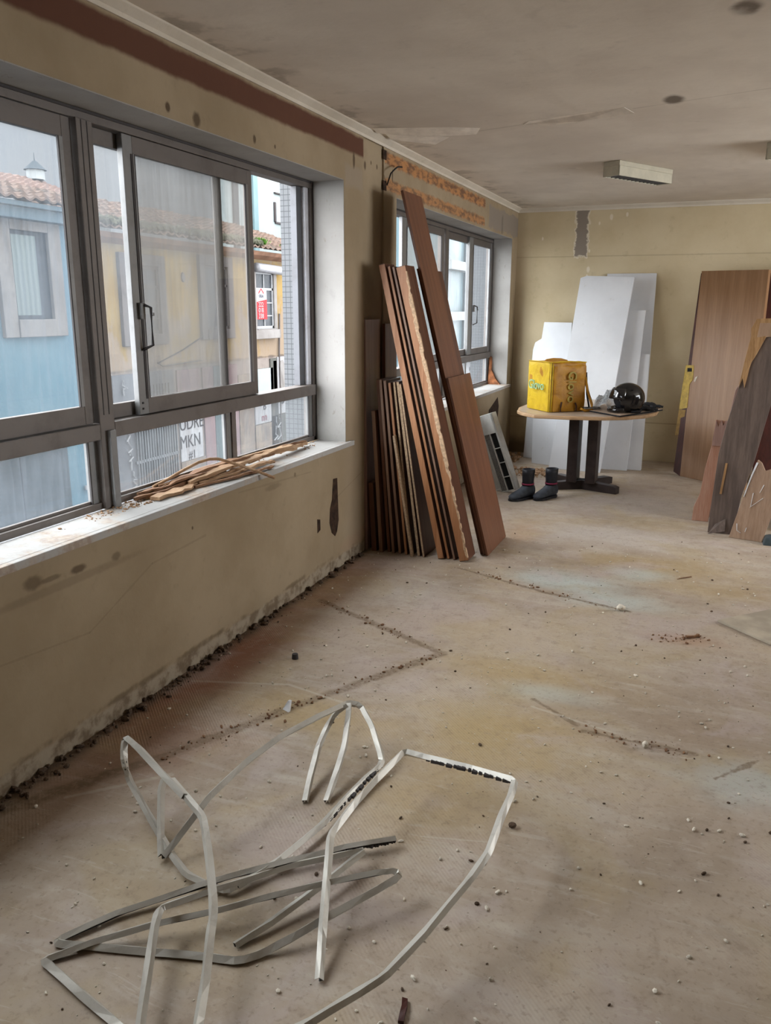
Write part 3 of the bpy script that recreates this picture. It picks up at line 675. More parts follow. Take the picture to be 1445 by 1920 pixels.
for k, pts in STRIPS.items():
    o = obj('aluminium_strip', channel(pts, *ROLL[k]), M_STRIP); o.data.materials.append(M_STRIPD)
    tag(o, LAB[k], 'metal strip', 'bent aluminium strips tangled on the floor')
    if k in 'afg':       # torn sealant left inside the profile
        i0, i1 = {'a': (13, 16), 'f': (0, 1), 'g': (7, 9)}[k]
        bm = bmesh.new(); A = Vector(pts[i0]); B = Vector(pts[i1]); n = 16
        for q in range(n):
            c0 = A.lerp(B, (q + random.random()*.6) / n); r = .004 + random.random()*.006
            c0.z = max(.006, c0.z - .006)
            bx(bm, c0.x-r, c0.x+r, c0.y-r*1.3, c0.y+r*1.3, c0.z-.004, c0.z+.006)
        obj('torn_sealant', bm, M_ALUD, o)

# ------------------------------------------------------------------ leaning boards by the pier
def lean_board(name, xb, xt, z, t, y0, y1, mat, label, group, ragged=None, cat='board', edge=None):
    d = Vector((xt - xb, 0, z)).normalized(); L = math.hypot(xt - xb, z); n = Vector((d.z, 0, -d.x))
    base = Vector((xb, 0, 0)); up = n.z * t if n.z < 0 else 0
    bm = bmesh.new()
    pts = [base, base + n * t, base + n * t + d * L, base + d * L]
    lo = min(p.z for p in pts); pts = [p + Vector((0, y0, -lo)) for p in pts]
    prism(bm, pts, (0, y1 - y0, 0))
    o = obj(name, bm, mat, None, .0012, seg=1); tag(o, label, cat, group)
    if edge is not None:      # the bare near edge of the board
        bm = bmesh.new(); s = .0015
        e = [pts[0] + d*.004 + n*s, pts[1] + d*.004 - n*s, pts[2] - d*.004 - n*s, pts[3] - d*.004 + n*s]
        prism(bm, [p + Vector((0, -.002, 0)) for p in e], (0, .004, 0)); obj('edge_band', bm, edge, o)
    if ragged:
        bm = bmesh.new(); N = 90; prev = None; w = .012
        for k in range(N + 1):
            f = .01 + .97 * k / N; w = max(.004, min(.024, w + random.gauss(0, .004))); q = pts[1] + d * (L * f)
            top = (-.004 if k % 3 else -.006) ; o2 = n * (.001 if random.random() > .15 else -.003)
            cur = [bm.verts.new(q + o2 + Vector((0, top, 0))), bm.verts.new(q - n*w + Vector((0, top, 0))), bm.verts.new(q - n*w + Vector((0, .003, 0))), bm.verts.new(q + o2 + Vector((0, .012, 0)))]
            if prev:
                for i in range(4): bm.faces.new((prev[i], prev[(i+1) % 4], cur[(i+1) % 4], cur[i]))
            else: bm.faces.new(cur[::-1])
            prev = cur
        bm.faces.new(prev); obj('torn_edge', bm, ragged, o)
    return o
LG = 'low boards leaning in the stack by the pier'; TG = 'tall boards leaning in front of the stack'
lean_board('wooden_board', .055, .028, .48, .035, 5.0, 5.24, W_FACE, 'shortest dark board tucked deepest against the wall behind the stack', None)
bm = bmesh.new(); prism(bm, [(.001, 5.005, 0), (.019, 5.005, 0), (.008, 5.005, 1.56), (-.010, 5.005, 1.56)], (0, .25, 0))
tag(obj('wooden_plank', bm, W_PINK, None, .002), 'faded pinkish plank standing flat against the pier, highest behind the low boards', 'plank')
bm = bmesh.new(); prism(bm, [(.022, 5.30, 0), (.045, 5.30, 0), (.030, 5.30, 1.53), (.007, 5.30, 1.53)], (0, .22, 0))
tag(obj('wooden_plank', bm, W_FACE2, None, .002), 'reddish brown plank standing flat against the pier beside the pinkish one', 'plank')
LOW = [(.115, .056, .972, .026, 4.99, W_EDGE2, 'lowest-topped brown board at the wall side of the low stack'),
       (.165, .078, 1.176, .022, 5.02, W_FACE2, 'dull brown board, second from the wall in the low stack'),
       (.205, .105, 1.178, .020, 5.00, W_EDGE2, 'brown board with a rounded corner, third from the wall in the low stack'),
       (.250, .132, 1.172, .020, 5.01, W_EDGE2, 'brown board, fourth from the wall in the low stack'),
       (.300, .170, 1.160, .018, 5.00, W_EDGE, 'orange edged board beside the gap in the low stack'),
       (.335, .200, 1.165, .016, 5.01, W_CHIP, 'board with a bare beige edge, third from the tall boards'),
       (.390, .226, 1.168, .020, 5.00, W_CHIP, 'board with a bare beige edge, next but one to the tall boards'),
       (.430, .250, 1.155, .015, 4.99, W_CHIP, 'board with a bare beige edge, right beside the tall boards')]
for xb, xt, z, t, y0, mt, lb in LOW:
    lean_board('wooden_board', xb, xt, z, t, y0, y0 + .27, W_FACE, lb, LG, edge=mt)
lean_board('wooden_board', .352, .216, .817, .016, 4.965, 4.995, W_CHIP, 'short beige splintered board standing in front of the low stack', LG)
lean_board('wooden_board', .540, .106, 1.897, .042, 4.99, 5.16, W_FACE, 'tall thick board with an orange edge nearest the low stack', TG, edge=W_EDGE)
lean_board('wooden_board', .598, .158, 1.888, .018, 5.01, 5.18, W_FACE, 'thin tall board between the two thick orange edged ones', TG, edge=W_EDGE)
lean_board('wooden_board', .640, .190, 1.884, .016, 5.01, 5.18, W_FACE, 'thin tall dark board, pressed against the chipped one', TG, edge=W_EDGE2)
lean_board('wooden_board', .690, .224, 1.88, .062, 4.99, 5.16, W_FACE, 'tall thick board with a pale chipped front edge', TG, ragged=W_CHIPL, edge=W_EDGE)
lean_board('wooden_board', .775, .286, 1.88, .014, 5.20, 5.70, W_FACE, 'wide tall dark board behind the tallest one', TG)
lean_board('wooden_board', .795, .175, 2.36, .018, 5.19, 5.55, W_FACE2, 'tallest narrow board, its top reaching the window lintel', TG)
o = lean_board('wooden_board', .820, .510, 1.184, .016, 5.175, 5.70, W_FACE2, 'broad reddish brown board in front of all the others', TG)

# ------------------------------------------------------------------ splinters on the sill
def plankline(pts, w, t, mat, label, name='wood_splinter', cat='wood piece', group=None):
    """pts: (x,y,z) along, flat piece with taper"""
    bm = bmesh.new(); rings = []
    if not isinstance(w, (list, tuple)): w = [w] * len(pts)
    q_, w_ = [], []; fine = 5 if len(pts) > 2 else 3
    for i in range(len(pts) - 1):
        for k in range(fine):
            f = k / fine; q_.append(Vector(pts[i]).lerp(Vector(pts[i+1]), f)); w_.append((w[i]*(1-f) + w[i+1]*f) * (.75 + .5*random.random()))
    pts = q_ + [Vector(pts[-1])]; w = w_ + [w[-1]]
    n = len(pts)
    for i, q in enumerate(pts):
        q = Vector(q); tt = (Vector(pts[min(i+1, n-1)]) - Vector(pts[max(i-1, 0)])).normalized()
        s = Vector((0, 0, 1)).cross(tt).normalized(); u = tt.cross(s)
        ww = w[i] if isinstance(w, (list, tuple)) else w; jz = (random.random()-.5)*.006; off = (random.random()-.5)*.3*ww
        rings.append([bm.verts.new(q + s*(a*ww/2+off) + u*(b*t/2*(.6+.8*random.random())+jz)) for a, b in ((-1, -1), (1, -1), (1, 1), (-1, 1))])
    for a, b in zip(rings, rings[1:]):
        for k in range(4): bm.faces.new((a[k], a[(k+1) % 4], b[(k+1) % 4], b[k]))
    bm.faces.new(rings[0][::-1]); bm.faces.new(rings[-1])
    return tag(obj(name, bm, mat), label, cat, group)
SG = 'splintered wood pieces on the window sill'
S = SZ
plankline([(-.10, 2.87, S+.012), (-.10, 3.05, S+.012), (-.13, 3.30, S+.014), (-.15, 3.5, S+.02)], [.045, .06, .05, .04], .014, W_SPL, 'flat pale wood piece with a square end nearest the mullion on the sill', group=SG)
plankline([(-.165, 2.82, S+.012), (-.155, 3.05, S+.018), (-.15, 3.4, S+.03), (-.14, 3.75, S+.03)], [.01, .05, .05, .02], .016, W_SPLD, 'dark stained splintered piece lying along the window frame', group=SG)
plankline([(-.17, 3.0, S+.03), (-.16, 3.3, S+.05), (-.15, 3.6, S+.055), (-.14, 3.8, S+.04)], [.01, .035, .04, .01], .012, W_SPLD, 'thin brown splinter on top of the back of the heap', group=SG)
plankline([(-.11, 3.15, S+.03), (-.11, 3.45, S+.045), (-.12, 3.9, S+.04), (-.13, 4.25, S+.02)], [.02, .05, .05, .03], .014, W_SPL, 'long pale splinter in the middle of the heap pointing to the jamb', group=SG)
plankline([(-.13, 3.7, S+.03), (-.13, 4.0, S+.045), (-.14, 4.3, S+.03), (-.15, 4.45, S+.015)], [.03, .05, .04, .01], .02, W_SPL, 'thick splinter at the jamb end of the heap', group=SG)
plankline([(-.09, 3.2, S+.012), (-.06, 3.45, S+.02), (-.04, 3.7, S+.03), (-.03, 3.82, S+.02)], [.01, .03, .03, .02], .012, W_SPL, 'splinter fanned out towards the room under the bent stick', group=SG)
plankline([(-.08, 3.15, S+.01), (-.03, 3.4, S+.010), (.0, 3.62, S+.012), (.015, 3.72, S+.012)], [.01, .02, .025, .02], .01, W_SPLD, 'lowest dark splinter reaching the front edge of the sill', group=SG)
plankline([(-.18, 2.86, S+.03), (-.17, 3.0, S+.03), (-.165, 3.2, S+.035)], [.01, .03, .02], .01, W_SPLD, 'short dark chip propped on the frame at the mullion end', group=SG)
bm = bmesh.new()
tube(bm, [(-.185, 2.98, S+.035), (-.18, 3.08, S+.05), (-.17, 3.19, S+.074), (-.155, 3.30, S+.095), (-.14, 3.37, S+.10), (-.12, 3.42, S+.094), (-.09, 3.47, S+.072), (-.03, 3.51, S+.045), (.04, 3.55, S+.014), (.10, 3.59, S-.018)], .0075, 8)
tag(obj('bent_stick', bm, W_SPL, None, 0, True), 'thin bent stick hooked over the heap of splinters, its tip sticking out past the sill', 'stick')
EXTRA = [((-.14, 3.05), (-.13, 3.55), .03, .022, W_SPL, 'pale splinter half buried in the middle of the heap'), ((-.12, 3.35), (-.10, 3.95), .045, .018, W_SPLD, 'reddish splinter on the room side of the long pale one'),
    ((-.17, 3.35), (-.15, 4.15), .05, .02, W_SPL, 'long thin splinter on the glass side of the heap'), ((-.15, 3.9), (-.13, 4.40), .05, .012, W_SPLD, 'thin dark splinter over the jamb end of the heap'),
    ((-.16, 2.95), (-.12, 3.42), .045, .03, W_SPLD, 'broad dark torn piece under the start of the bent stick'), ((-.10, 3.3), (-.05, 3.66), .03, .014, W_SPL, 'narrow pale splinter fanning towards the sill edge')]
for (a, b, hh, ww, mt, lb) in EXTRA:
    plankline([(a[0], a[1], S+hh*.5), ((a[0]+b[0])/2, (a[1]+b[1])/2, S+hh), (b[0], b[1], S+hh*.8)], [ww*.3, ww, ww*.3], .01, mt, lb, group=SG)
def crumbs(name, n, area, rmin, rmax, mat, label, cat, z=0.0):
    bm = bmesh.new()
    for _ in range(n):
        x, y = area(); r = rmin + (rmax - rmin) * random.random() ** 2.2
        M = Matrix.Translation((x, y, z + r*.6)) @ Matrix.Rotation(random.random()*6, 4, 'Z') @ Matrix.Rotation(random.random()*3, 4, 'X') @ Matrix.Diagonal((r*(.8+random.random()), r, r*.7, 1))
        bmesh.ops.create_icosphere(bm, subdivisions=1, radius=1, matrix=M)
    return tag(obj(name, bm, mat), label, cat, None, 'stuff')
crumbs('sawdust', 420, lambda: (-.19 + .1*random.random()**1.5, random.choice((random.gauss(2.72, .10), random.gauss(2.95, .2), 2.5 + random.random()*2.1))), .001, .006, W_SPL, 'sawdust and wood crumbs scattered along the window sill', 'sawdust', SZ)

# ------------------------------------------------------------------ crumbs on the floor
crumbs('plaster_crumbs', 950, lambda: (random.random()*2.6, 1.1 + random.random()*4.6), .0018, .0075, M_CRUMB, 'pale plaster crumbs scattered over the floor', 'rubble')
crumbs('dark_grit', 240, lambda: (random.random()*2.6, 1.1 + random.random()*5.0), .0015, .007, M_CRUMBD, 'dark grit scattered over the floor', 'grit')
crumbs('wall_foot_rubble', 330, lambda: (abs(random.gauss(0, .028)) + .004, 1.6 + random.random()*3.3), .002, .016, M_CRUMBD, 'dark broken rubble along the foot of the window wall', 'rubble')
def along():
    a, b = random.choice((((.2, 3.95), (1.03, 3.53)), ((1.03, 3.53), (.607, 2.744)), ((.607, 2.744), (.36, 2.25)), ((.74, 4.85), (1.8, 4.46)), ((1.75, 3.02), (2.2, 3.0)), ((2.0, 4.12), (2.2, 4.2))))
    f = random.random(); return (a[0] + (b[0]-a[0])*f + random.gauss(0, .025), a[1] + (b[1]-a[1])*f + random.gauss(0, .025))
crumbs('joint_grit', 360, along, .0015, .008, W_SPLD, 'brown grit lying in the open floor joints', 'grit')
crumbs('corner_rubble', 220, lambda: random.choice(((.05 + random.random()*.18, 7.9 + random.random()*1.3), (.30 + random.random()*.42, 7.95 + random.random()*.42))), .006, .03, W_SPL, 'heap of plaster and wood rubble in the far corner behind the grille', 'rubble')
def chunk(name, loc, r, mat, label, cat, flat=.6, rz=0, pts=None):
    bm = bmesh.new(); bmesh.ops.create_icosphere(bm, subdivisions=2, radius=1)
    for v in bm.verts: v.co = v.co * (1 + .35 * mnoise.noise(v.co * 1.7 + Vector(loc)))
    lo = min(v.co.z for v in bm.verts)
    M = Matrix.Translation(loc) @ Matrix.Rotation(rz, 4, 'Z') @ Matrix.Diagonal((r[0], r[1], r[2], 1)) @ Matrix.Translation((0, 0, -lo))
    bm.transform(M); return tag(obj(name, bm, mat), label, cat)
bm = bmesh.new(); bmesh.ops.create_cone(bm, segments=16, radius1=.016, radius2=.014, depth=.026, cap_ends=True, matrix=Matrix.Translation((.397, 3.207, .013)))
tag(obj('bottle_cap', bm, M_ALUD, None, .002), 'small round black cap lying on the bare floor between window wall and joint', 'cap')
bm = bmesh.new(); prism(bm, [(.585, 2.735, 0), (.62, 2.72, 0), (.612, 2.75, .034), (.603, 2.75, .036)], (.003, .012, 0))
tag(obj('tile_shard', bm, M_SHARD), 'small white pointed shard on the floor by the long joint', 'shard')
chunk('plaster_chunk', (1.78, 4.456, 0), (.025, .02, .018), M_CRUMB, 'pale and brown lump of plaster at the end of the far floor joint', 'rubble piece')
chunk('plaster_chunk', (2.02, 2.98, 0), (.012, .012, .014), M_CRUMB, 'whitish plaster lump among grit on the right of the floor', 'rubble piece')
chunk('stone_chunk', (1.66, 2.30, 0), (.012, .010, .010), M_CRUMBD, 'dark pebble right beside the corner of the longest strip', 'pebble')
plankline([(2.13, 4.17, .008), (2.19, 4.215, .010)], .014, .012, W_SPLD, 'dark brown splinter beside the pinkish grit on the floor', cat='splinter')
plankline([(2.05, 5.15, .003), (2.13, 5.23, .003)], .006, .004, W_SPLD, 'thin brown sliver on the floor before the broken boards', cat='splinter')
plankline([(1.572, 1.535, .006), (1.585, 1.47, .006)], .014, .012, W_DARKRED, 'small dark wooden peg at the bottom edge of the floor', cat='splinter')
bm = bmesh.new(); prism(bm, [(2.28, 4.474, .001), (2.527, 4.235, .001), (2.95, 4.25, .001), (2.95, 4.95, .001), (2.557, 4.76, .001)], (0, 0, .014))
tag(obj('loose_sheet', bm, M_LINO, None, .003), 'loose corner of a beige floor sheet at the right edge', 'floor sheet')

# ------------------------------------------------------------------ grille unit
g = empty('ventilation_grille', (.505, 7.16, .0)); tag(g, 'white metal ventilation unit with black square openings leaning on the boards', 'ventilation unit')
g.rotation_euler = (0, 0, 0)
ang = math.atan2(.245, .66)           # leans towards the window wall
def gpart(name, lst, mat, parent, bev=0):
    bm = bmesh.new()
    for e in lst: bx(bm, *e)
    bm.transform(Matrix.Rotation(-ang, 4, 'Y') @ Matrix.Rotation(math.radians(-24), 4, 'Z') @ Matrix.Diagonal((1.35, 1, 1, 1)))
    return obj(name, bm, mat, parent, bev)
# local frame: x across, y depth, z length
gpart('casing', [(-.055, .075, .012, .07, .012, .74), (.060, .075, 0, .012, .012, .74), (-.055, -.045, 0, .012, .012, .74), (-.055, .075, 0, .012, .012, .022),
                 (-.055, .075, 0, .012, .56, .74), (.002, .010, 0, .012, .022, .56), (.010, .06, 0, .012, .145, .153), (.010, .06, 0, .012, .28, .288), (.010, .06, 0, .012, .415, .423)], M_WHITEM, g, .001)
gpart('dark_opening', [(.010, .06, .010, .0125, .022, .56)], M_GRID, g)
gpart('fin_panel', [(-.045, .002, .008, .0125, .022, .56)], M_FIN, g)
gpart('side_frame', [(-.12, -.062, .03, .036, .03, .70)], M_WHITEM, g)
gpart('foot_bar', [(-.15, -.055, .0, .02, .035, .05)], M_WHITEM, g)

# ------------------------------------------------------------------ boots
def boot(loc, rz, label):
    t = empty('rubber_boot', loc, (0, 0, rz)); tag(t, label, 'boot', 'pair of boots by the table')
    def ring_loft(rings, mat, name, parent, close_top=True, n=20):
        bm = bmesh.new(); R = []
        for (cx, z, rx, ry) in rings:
            R.append([bm.verts.new((cx + rx*math.cos(2*PI*k/n), ry*math.sin(2*PI*k/n), z)) for k in range(n)])
        for a, b in zip(R, R[1:]):
            for k in range(n): bm.faces.new((a[k], a[(k+1) % n], b[(k+1) % n], b[k]))
        bm.faces.new(R[0][::-1])
        if close_top: bm.faces.new(R[-1])
        return obj(name, bm, mat, parent, 0, True)
    ring_loft([(0, .105, .052, .046), (0, .14, .050, .045), (0, .20, .055, .048), (.002, .235, .056, .049), (.002, .235, .049, .043), (.002, .15, .045, .04)], M_BOOT, 'shaft', t)
    # foot: lofted along its length
    bm = bmesh.new(); n = 16; R = []
    for (x, w, h, z0) in [(.058, .010, .05, .05), (.055, .034, .10, .012), (.02, .042, .115, .010), (-.03, .044, .11, .010), (-.07, .046, .082, .010), (-.11, .050, .065, .010), (-.15, .047, .052, .010), (-.185, .034, .038, .010), (-.20, .008, .02, .014)]:
        R.append([bm.verts.new((x, w*math.cos(2*PI*k/n), z0 + h*(.5+.5*math.sin(2*PI*k/n)))) for k in range(n)])
    for a, b in zip(R, R[1:]):
        for k in range(n): bm.faces.new((a[k], a[(k+1) % n], b[(k+1) % n], b[k]))
    bm.faces.new(R[0][::-1]); bm.faces.new(R[-1]); obj('foot', bm, M_BOOTF, t, 0, True)
    bm = bmesh.new(); prism(bm, [(x, y, 0) for x, y in [(.06, -.025), (.06, .025), (.02, .046), (-.05, .044), (-.11, .054), (-.16, .05), (-.2, .02), (-.205, 0), (-.2, -.02), (-.16, -.05), (-.11, -.054), (-.05, -.044), (.02, -.046)]], (0, 0, .02))
    obj('sole', bm, M_BOOT, t, .004)
    ring_loft([(0, .112, .0545, .0485), (0, .124, .0545, .0485)], M_MAG, 'ankle_band', t); t.scale = (1.08, 1.08, 1.12)
    return t
boot((.715, 7.02, 0), math.radians(58), 'black boot with a magenta band, the one nearer the grille')
boot((.90, 7.13, 0), math.radians(62), 'black boot with a magenta band, the one nearer the table foot')

# ------------------------------------------------------------------ table
T = empty('table', (1.12, 7.72, 0)); tag(T, 'small boat-shaped table with a pale wooden top and two dark column legs', 'table')
def dpt(pts): return [(x - 1.12, y - 7.72, z) for x, y, z in pts]
outline = [(.54, 7.25), (.60, 7.13), (.70, 7.03), (.745, 6.99), (1.05, 7.0), (1.30, 7.06), (1.50, 7.18), (1.64, 7.36), (1.715, 7.58), (1.72, 7.85), (1.66, 8.15), (1.55, 8.40), (1.30, 8.47), (1.0, 8.47), (.74, 8.40), (.60, 8.15), (.52, 7.85), (.50, 7.5)]
bm = bmesh.new(); prism(bm, dpt([(x, y, .715) for x, y in outline]), (0, 0, .03)); top = obj('tabletop', bm, M_TABLE, T, .008, seg=3)
bm = bmesh.new(); prism(bm, dpt([(1.12 + (x-1.12)*.965, 7.72 + (y-7.72)*.965, .7455) for x, y in outline]), (0, 0, .0015)); obj('laminate_surface', bm, wood('laminate_top', (.38, .30, .23), (.45, .36, .28), 'x', .35, .5), T)
for cx in (-.105, .065):
    box('column_leg', (cx - .045, cx + .045, -.22, .02, .075, .715), M_TLEG, T, .004)
def foot(a, L, w=.075):
    bm = bmesh.new(); d = Vector((math.cos(a), math.sin(a), 0)); s = Vector((-d.y, d.x, 0))
    o0 = Vector((-.02, -.10, 0))
    prof = [(0, 0), (L, 0), (L, .062), (L*.9, .072), (.05, .085), (0, .085)]
    prism(bm, [o0 + d*u + Vector((0, 0, v)) - s*w/2 for u, v in prof], s*w)
    return obj('foot', bm, M_TLEG, T, .003)
foot(math.radians(210), .30); foot(math.radians(-20), .36); foot(math.radians(135), .42); foot(math.radians(60), .42)
# thin board lying on the table
bm = bmesh.new(); prism(bm, [(1.12, 7.42, .7485), (1.45, 7.10, .7485), (1.755, 7.72, .7485), (1.64, 8.08, .7485), (1.25, 8.05, .7485)], (0, 0, .014))
tb = tag(obj('thin_board', bm, simple('brown_board_top', (.40, .30, .22), .6, 0, .1), None, .001), 'thin dark-edged board lying under the helmet on the table', 'board')
bm = bmesh.new(); prism(bm, [(1.118, 7.418, .7488), (1.45, 7.097, .7488), (1.758, 7.72, .7488), (1.745, 7.74, .7488), (1.448, 7.11, .7488), (1.13, 7.43, .7488)], (0, 0, .012))
obj('board_edge', bm, M_BLK2, tb)

# ------------------------------------------------------------------ delivery bag
B = empty('delivery_bag', (.833, 7.187, .7475), (0, 0, math.radians(42))); tag(B, 'square yellow insulated delivery backpack standing on the table', 'backpack')
def puffy(name, e, mat, parent, amp, seed, sub=9, taper=0):
    x0, x1, y0, y1, z0, z1 = e; bm = bmesh.new(); bmesh.ops.create_cube(bm, size=1)
    bmesh.ops.subdivide_edges(bm, edges=bm.edges[:], cuts=sub, use_grid_fill=True)
    for v in bm.verts:
        q = v.co.copy(); k = (abs(q.x) > .45) + (abs(q.y) > .45) + (abs(q.z) > .45)
        nn = mnoise.noise(q * 3.1 + Vector((seed, 0, 0))) ; w = 0 if q.z < -.45 else 1
        v.co = Vector((x0 + (q.x+.5)*(x1-x0), y0 + (q.y+.5)*(y1-y0), z0 + (q.z+.5)*(z1-z0)))
        out = Vector((q.x if abs(q.x) > .49 else 0, q.y if abs(q.y) > .49 else 0, q.z if abs(q.z) > .49 else 0))
        if k == 1: v.co += out.normalized() * amp * (nn + .25) * w
        v.co.x += (q.z+.5) * taper * (.5 - (q.x+.5)); v.co.z += w * amp * .5 * mnoise.noise(q * 2 + Vector((seed, 5, 5)))
    o = obj(name, bm, mat, parent, 0, True); 
    mb = o.modifiers.new('bevel', 'BEVEL'); mb.width = .01; mb.segments = 2; mb.limit_method = 'ANGLE'; mb.angle_limit = math.radians(50)
    return o
# local x = along the front face (right), y = along the left face (back)
puffy('body', (0, .36, 0, .37, 0, .43), M_BAGO, B, .012, 1)
puffy('side_panel', (-.006, .012, .008, .362, .004, .425), M_BAGY, B, .004, 3)
puffy('front_pocket', (.03, .35, -.018, .01, .005, .40), M_BAGO, B, .014, 6)
bm = bmesh.new(); tube(bm, [(-.002, -.008, .004), (-.002, -.010, .2), (-.002, -.008, .43)], .005, 6); tube(bm, [(.018, -.012, .004), (.018, -.014, .2), (.018, -.012, .42)], .004, 6)
tube(bm, [(.0, 0, .432), (.18, -.004, .44), (.36, 0, .43)], .005, 6); tube(bm, [(.0, 0, .432), (-.002, .18, .435), (0, .37, .43)], .005, 6)
obj('piping', bm, M_BAGY, B, 0, True)
bm = bmesh.new(); tube(bm, [(.008, -.010, .004), (.008, -.013, .2), (.008, -.010, .43)], .0025, 6); obj('zip', bm, M_BRN, B)
bm = bmesh.new(); tube(bm, [(.03, .15, .42), (.06, .17, .438), (.14, .19, .444), (.22, .19, .440), (.27, .17, .425)], .016, 8); obj('carry_handle', bm, M_BAGO, B, 0, True)
for (a, b, c_) in [((.10, -.03, .008), (.10, -.034, .05), (.11, -.028, .09)), ((.26, -.03, .008), (.26, -.034, .05), (.25, -.028, .08))]:
    bm = bmesh.new(); tube(bm, [a, b, c_], .008, 6); obj('strap', bm, M_BROWN, B)
bm = bmesh.new(); tube(bm, [(.35, -.01, .30), (.37, -.03, .18), (.41, -.05, .06), (.40, -.07, .012), (.33, -.06, .012), (.30, -.035, .03)], .012, 8); obj('shoulder_strap', bm, M_BAGO, B, 0, True)
bm = bmesh.new(); tube(bm, [(.372, .01, .34), (.385, .0, .15), (.41, -.01, .03)], .008, 8); obj('back_strap', bm, M_BLK2, B, 0, True)
MX = Matrix(((0, 0, -1, -.026), (-1, 0, 0, .185), (0, 1, 0, .225), (0, 0, 0, 1)))
text('printed_word', 'Glovo', .115, M_TEAL, B, MX, .003, .9)
MY = Matrix(((0, -1, 0, .20), (0, 0, -1, -.036), (1, 0, 0, .22), (0, 0, 0, 1))) @ Matrix.Rotation(PI, 4, 'Z')
text('printed_word', 'Glovo', .11, M_BRN, B, MY, .006, 1.0)

# ------------------------------------------------------------------ helmet
Hm = empty('motorcycle_helmet', (1.475, 7.36, .765), (0, 0, math.radians(200))); tag(Hm, 'glossy black motorcycle helmet with a raised visor on the table', 'helmet')
bm = bmesh.new(); bmesh.ops.create_uvsphere(bm, u_segments=40, v_segments=24, radius=1)
cut = [f for f in bm.faces if (lambda c: c.x > .45 and -.62 < c.z < .18 and abs(c.y) < .75)(f.calc_center_median()) or f.calc_center_median().z < -.82]
bmesh.ops.delete(bm, geom=cut, context='FACES')
for v in bm.verts: v.co = Vector((v.co.x*.145 * (1.04 if v.co.x < 0 else 1), v.co.y*.122, v.co.z*.135 + .118))
shell = obj('shell', bm, M_BLACK, Hm, 0, True); so = shell.modifiers.new('solid', 'SOLIDIFY'); so.thickness = .012
bm = bmesh.new(); bmesh.ops.create_uvsphere(bm, u_segments=24, v_segments=16, radius=1)
for v in bm.verts: v.co = Vector((v.co.x*.115, v.co.y*.10, v.co.z*.108 + .115))
obj('lining', bm, M_BLK2, Hm, 0, True)
bm = bmesh.new(); bmesh.ops.create_uvsphere(bm, u_segments=40, v_segments=24, radius=1)
bmesh.ops.delete(bm, geom=[f for f in bm.faces if not (lambda c: c.x > .25 and .05 < c.z < .62)(f.calc_center_median())], context='FACES')
for v in bm.verts: v.co = Vector((v.co.x*.158, v.co.y*.130, v.co.z*.148 + .118))
vz = obj('visor', bm, M_VISOR, Hm, 0, True); so = vz.modifiers.new('solid', 'SOLIDIFY'); so.thickness = .003
bm = bmesh.new(); tube(bm, [(.05, -.118, .03), (.12, -.08, .022), (.15, 0, .02), (.12, .08, .022), (.05, .118, .03)], .019, 10); obj('chin_bar', bm, M_BLACK, Hm, 0, True)
bm = bmesh.new(); tube(bm, [(-.02, -.10, .012), (-.10, -.06, .011), (-.125, 0, .011), (-.10, .06, .011), (-.02, .10, .012)], .011, 8); obj('rim', bm, M_BLK2, Hm, 0, True)
def glove(loc, rz, L, label, seed):
    """a limp gauntlet: cuff, palm and five fingers, lying flat"""
    t = empty('glove', loc, (0, 0, rz)); tag(t, label, 'glove')
    bm = bmesh.new(); n = 12; R = []
    for x, w, h in [(-L*.5, .040, .020), (-L*.3, .050, .024), (-L*.1, .036, .022), (.0, .044, .024), (L*.15, .046, .020), (L*.25, .036, .014)]:
        R.append([bm.verts.new((x, w*math.cos(2*PI*k/n), .002 + h*(1+math.sin(2*PI*k/n)) + .004*mnoise.noise(Vector((x*20, k, seed))))) for k in range(n)])
    for a, b in zip(R, R[1:]):
        for k in range(n): bm.faces.new((a[k], a[(k+1) % n], b[(k+1) % n], b[k]))
    bm.faces.new(R[0][::-1]); bm.faces.new(R[-1]); obj('palm', bm, M_BLK2, t, 0, True)
    for i, (y, l) in enumerate([(-.03, .06), (-.01, .075), (.012, .07), (.032, .05)]):
        bm = bmesh.new(); tube(bm, [(L*.2, y, .016), (L*.2+l*.6, y*1.2, .018), (L*.2+l, y*1.3, .012)], .0105, 8, .008); obj('finger', bm, M_BLK2, t, 0, True)
    bm = bmesh.new(); tube(bm, [(0, -.04, .016), (.03, -.062, .014), (.055, -.066, .011)], .011, 8, .008); obj('thumb', bm, M_BLK2, t, 0, True)
glove((1.62, 7.52, .763), math.radians(25), .17, 'crumpled black glove lying right beside the helmet', 1)
glove((1.655, 7.80, .763), math.radians(-10), .15, 'black glove at the far right tip of the table', 2)
# crumpled clear plastic and wire between bag and helmet
bm = bmesh.new(); bmesh.ops.create_grid(bm, x_segments=26, y_segments=22, size=1)
for v in bm.verts:
    x, y = v.co.x, v.co.y; e = max(0, 1 - (x*x + y*y) * .8)
    z = .07 + mnoise.noise(Vector((x*1.6, y*1.6, 3))) * .10 + mnoise.noise(Vector((x*4.5, y*4.5, 9))) * .03
    v.co = Vector((1.262 + .10*x, 7.66 + .20*y, .766 + (.03 + z) * min(1, e*1.8)))
tag(obj('plastic_wrap', bm, M_PLAS, None, 0, True), 'crumpled clear plastic wrap between the bag and the helmet', 'plastic wrap')
bm = bmesh.new(); pp = []
for i in range(60):
    a = i * .55; pp.append((1.16 + .07*math.cos(a) + .02*math.sin(a*.37), 7.40 + .06*math.sin(a*1.1) + .001*i, .7665 + .010 + .008*math.sin(i*.9)))
tube(bm, pp, .003, 6); tag(obj('wire_bundle', bm, M_FIN, None, 0, True), 'small tangle of grey wire in front of the plastic wrap', 'wire')

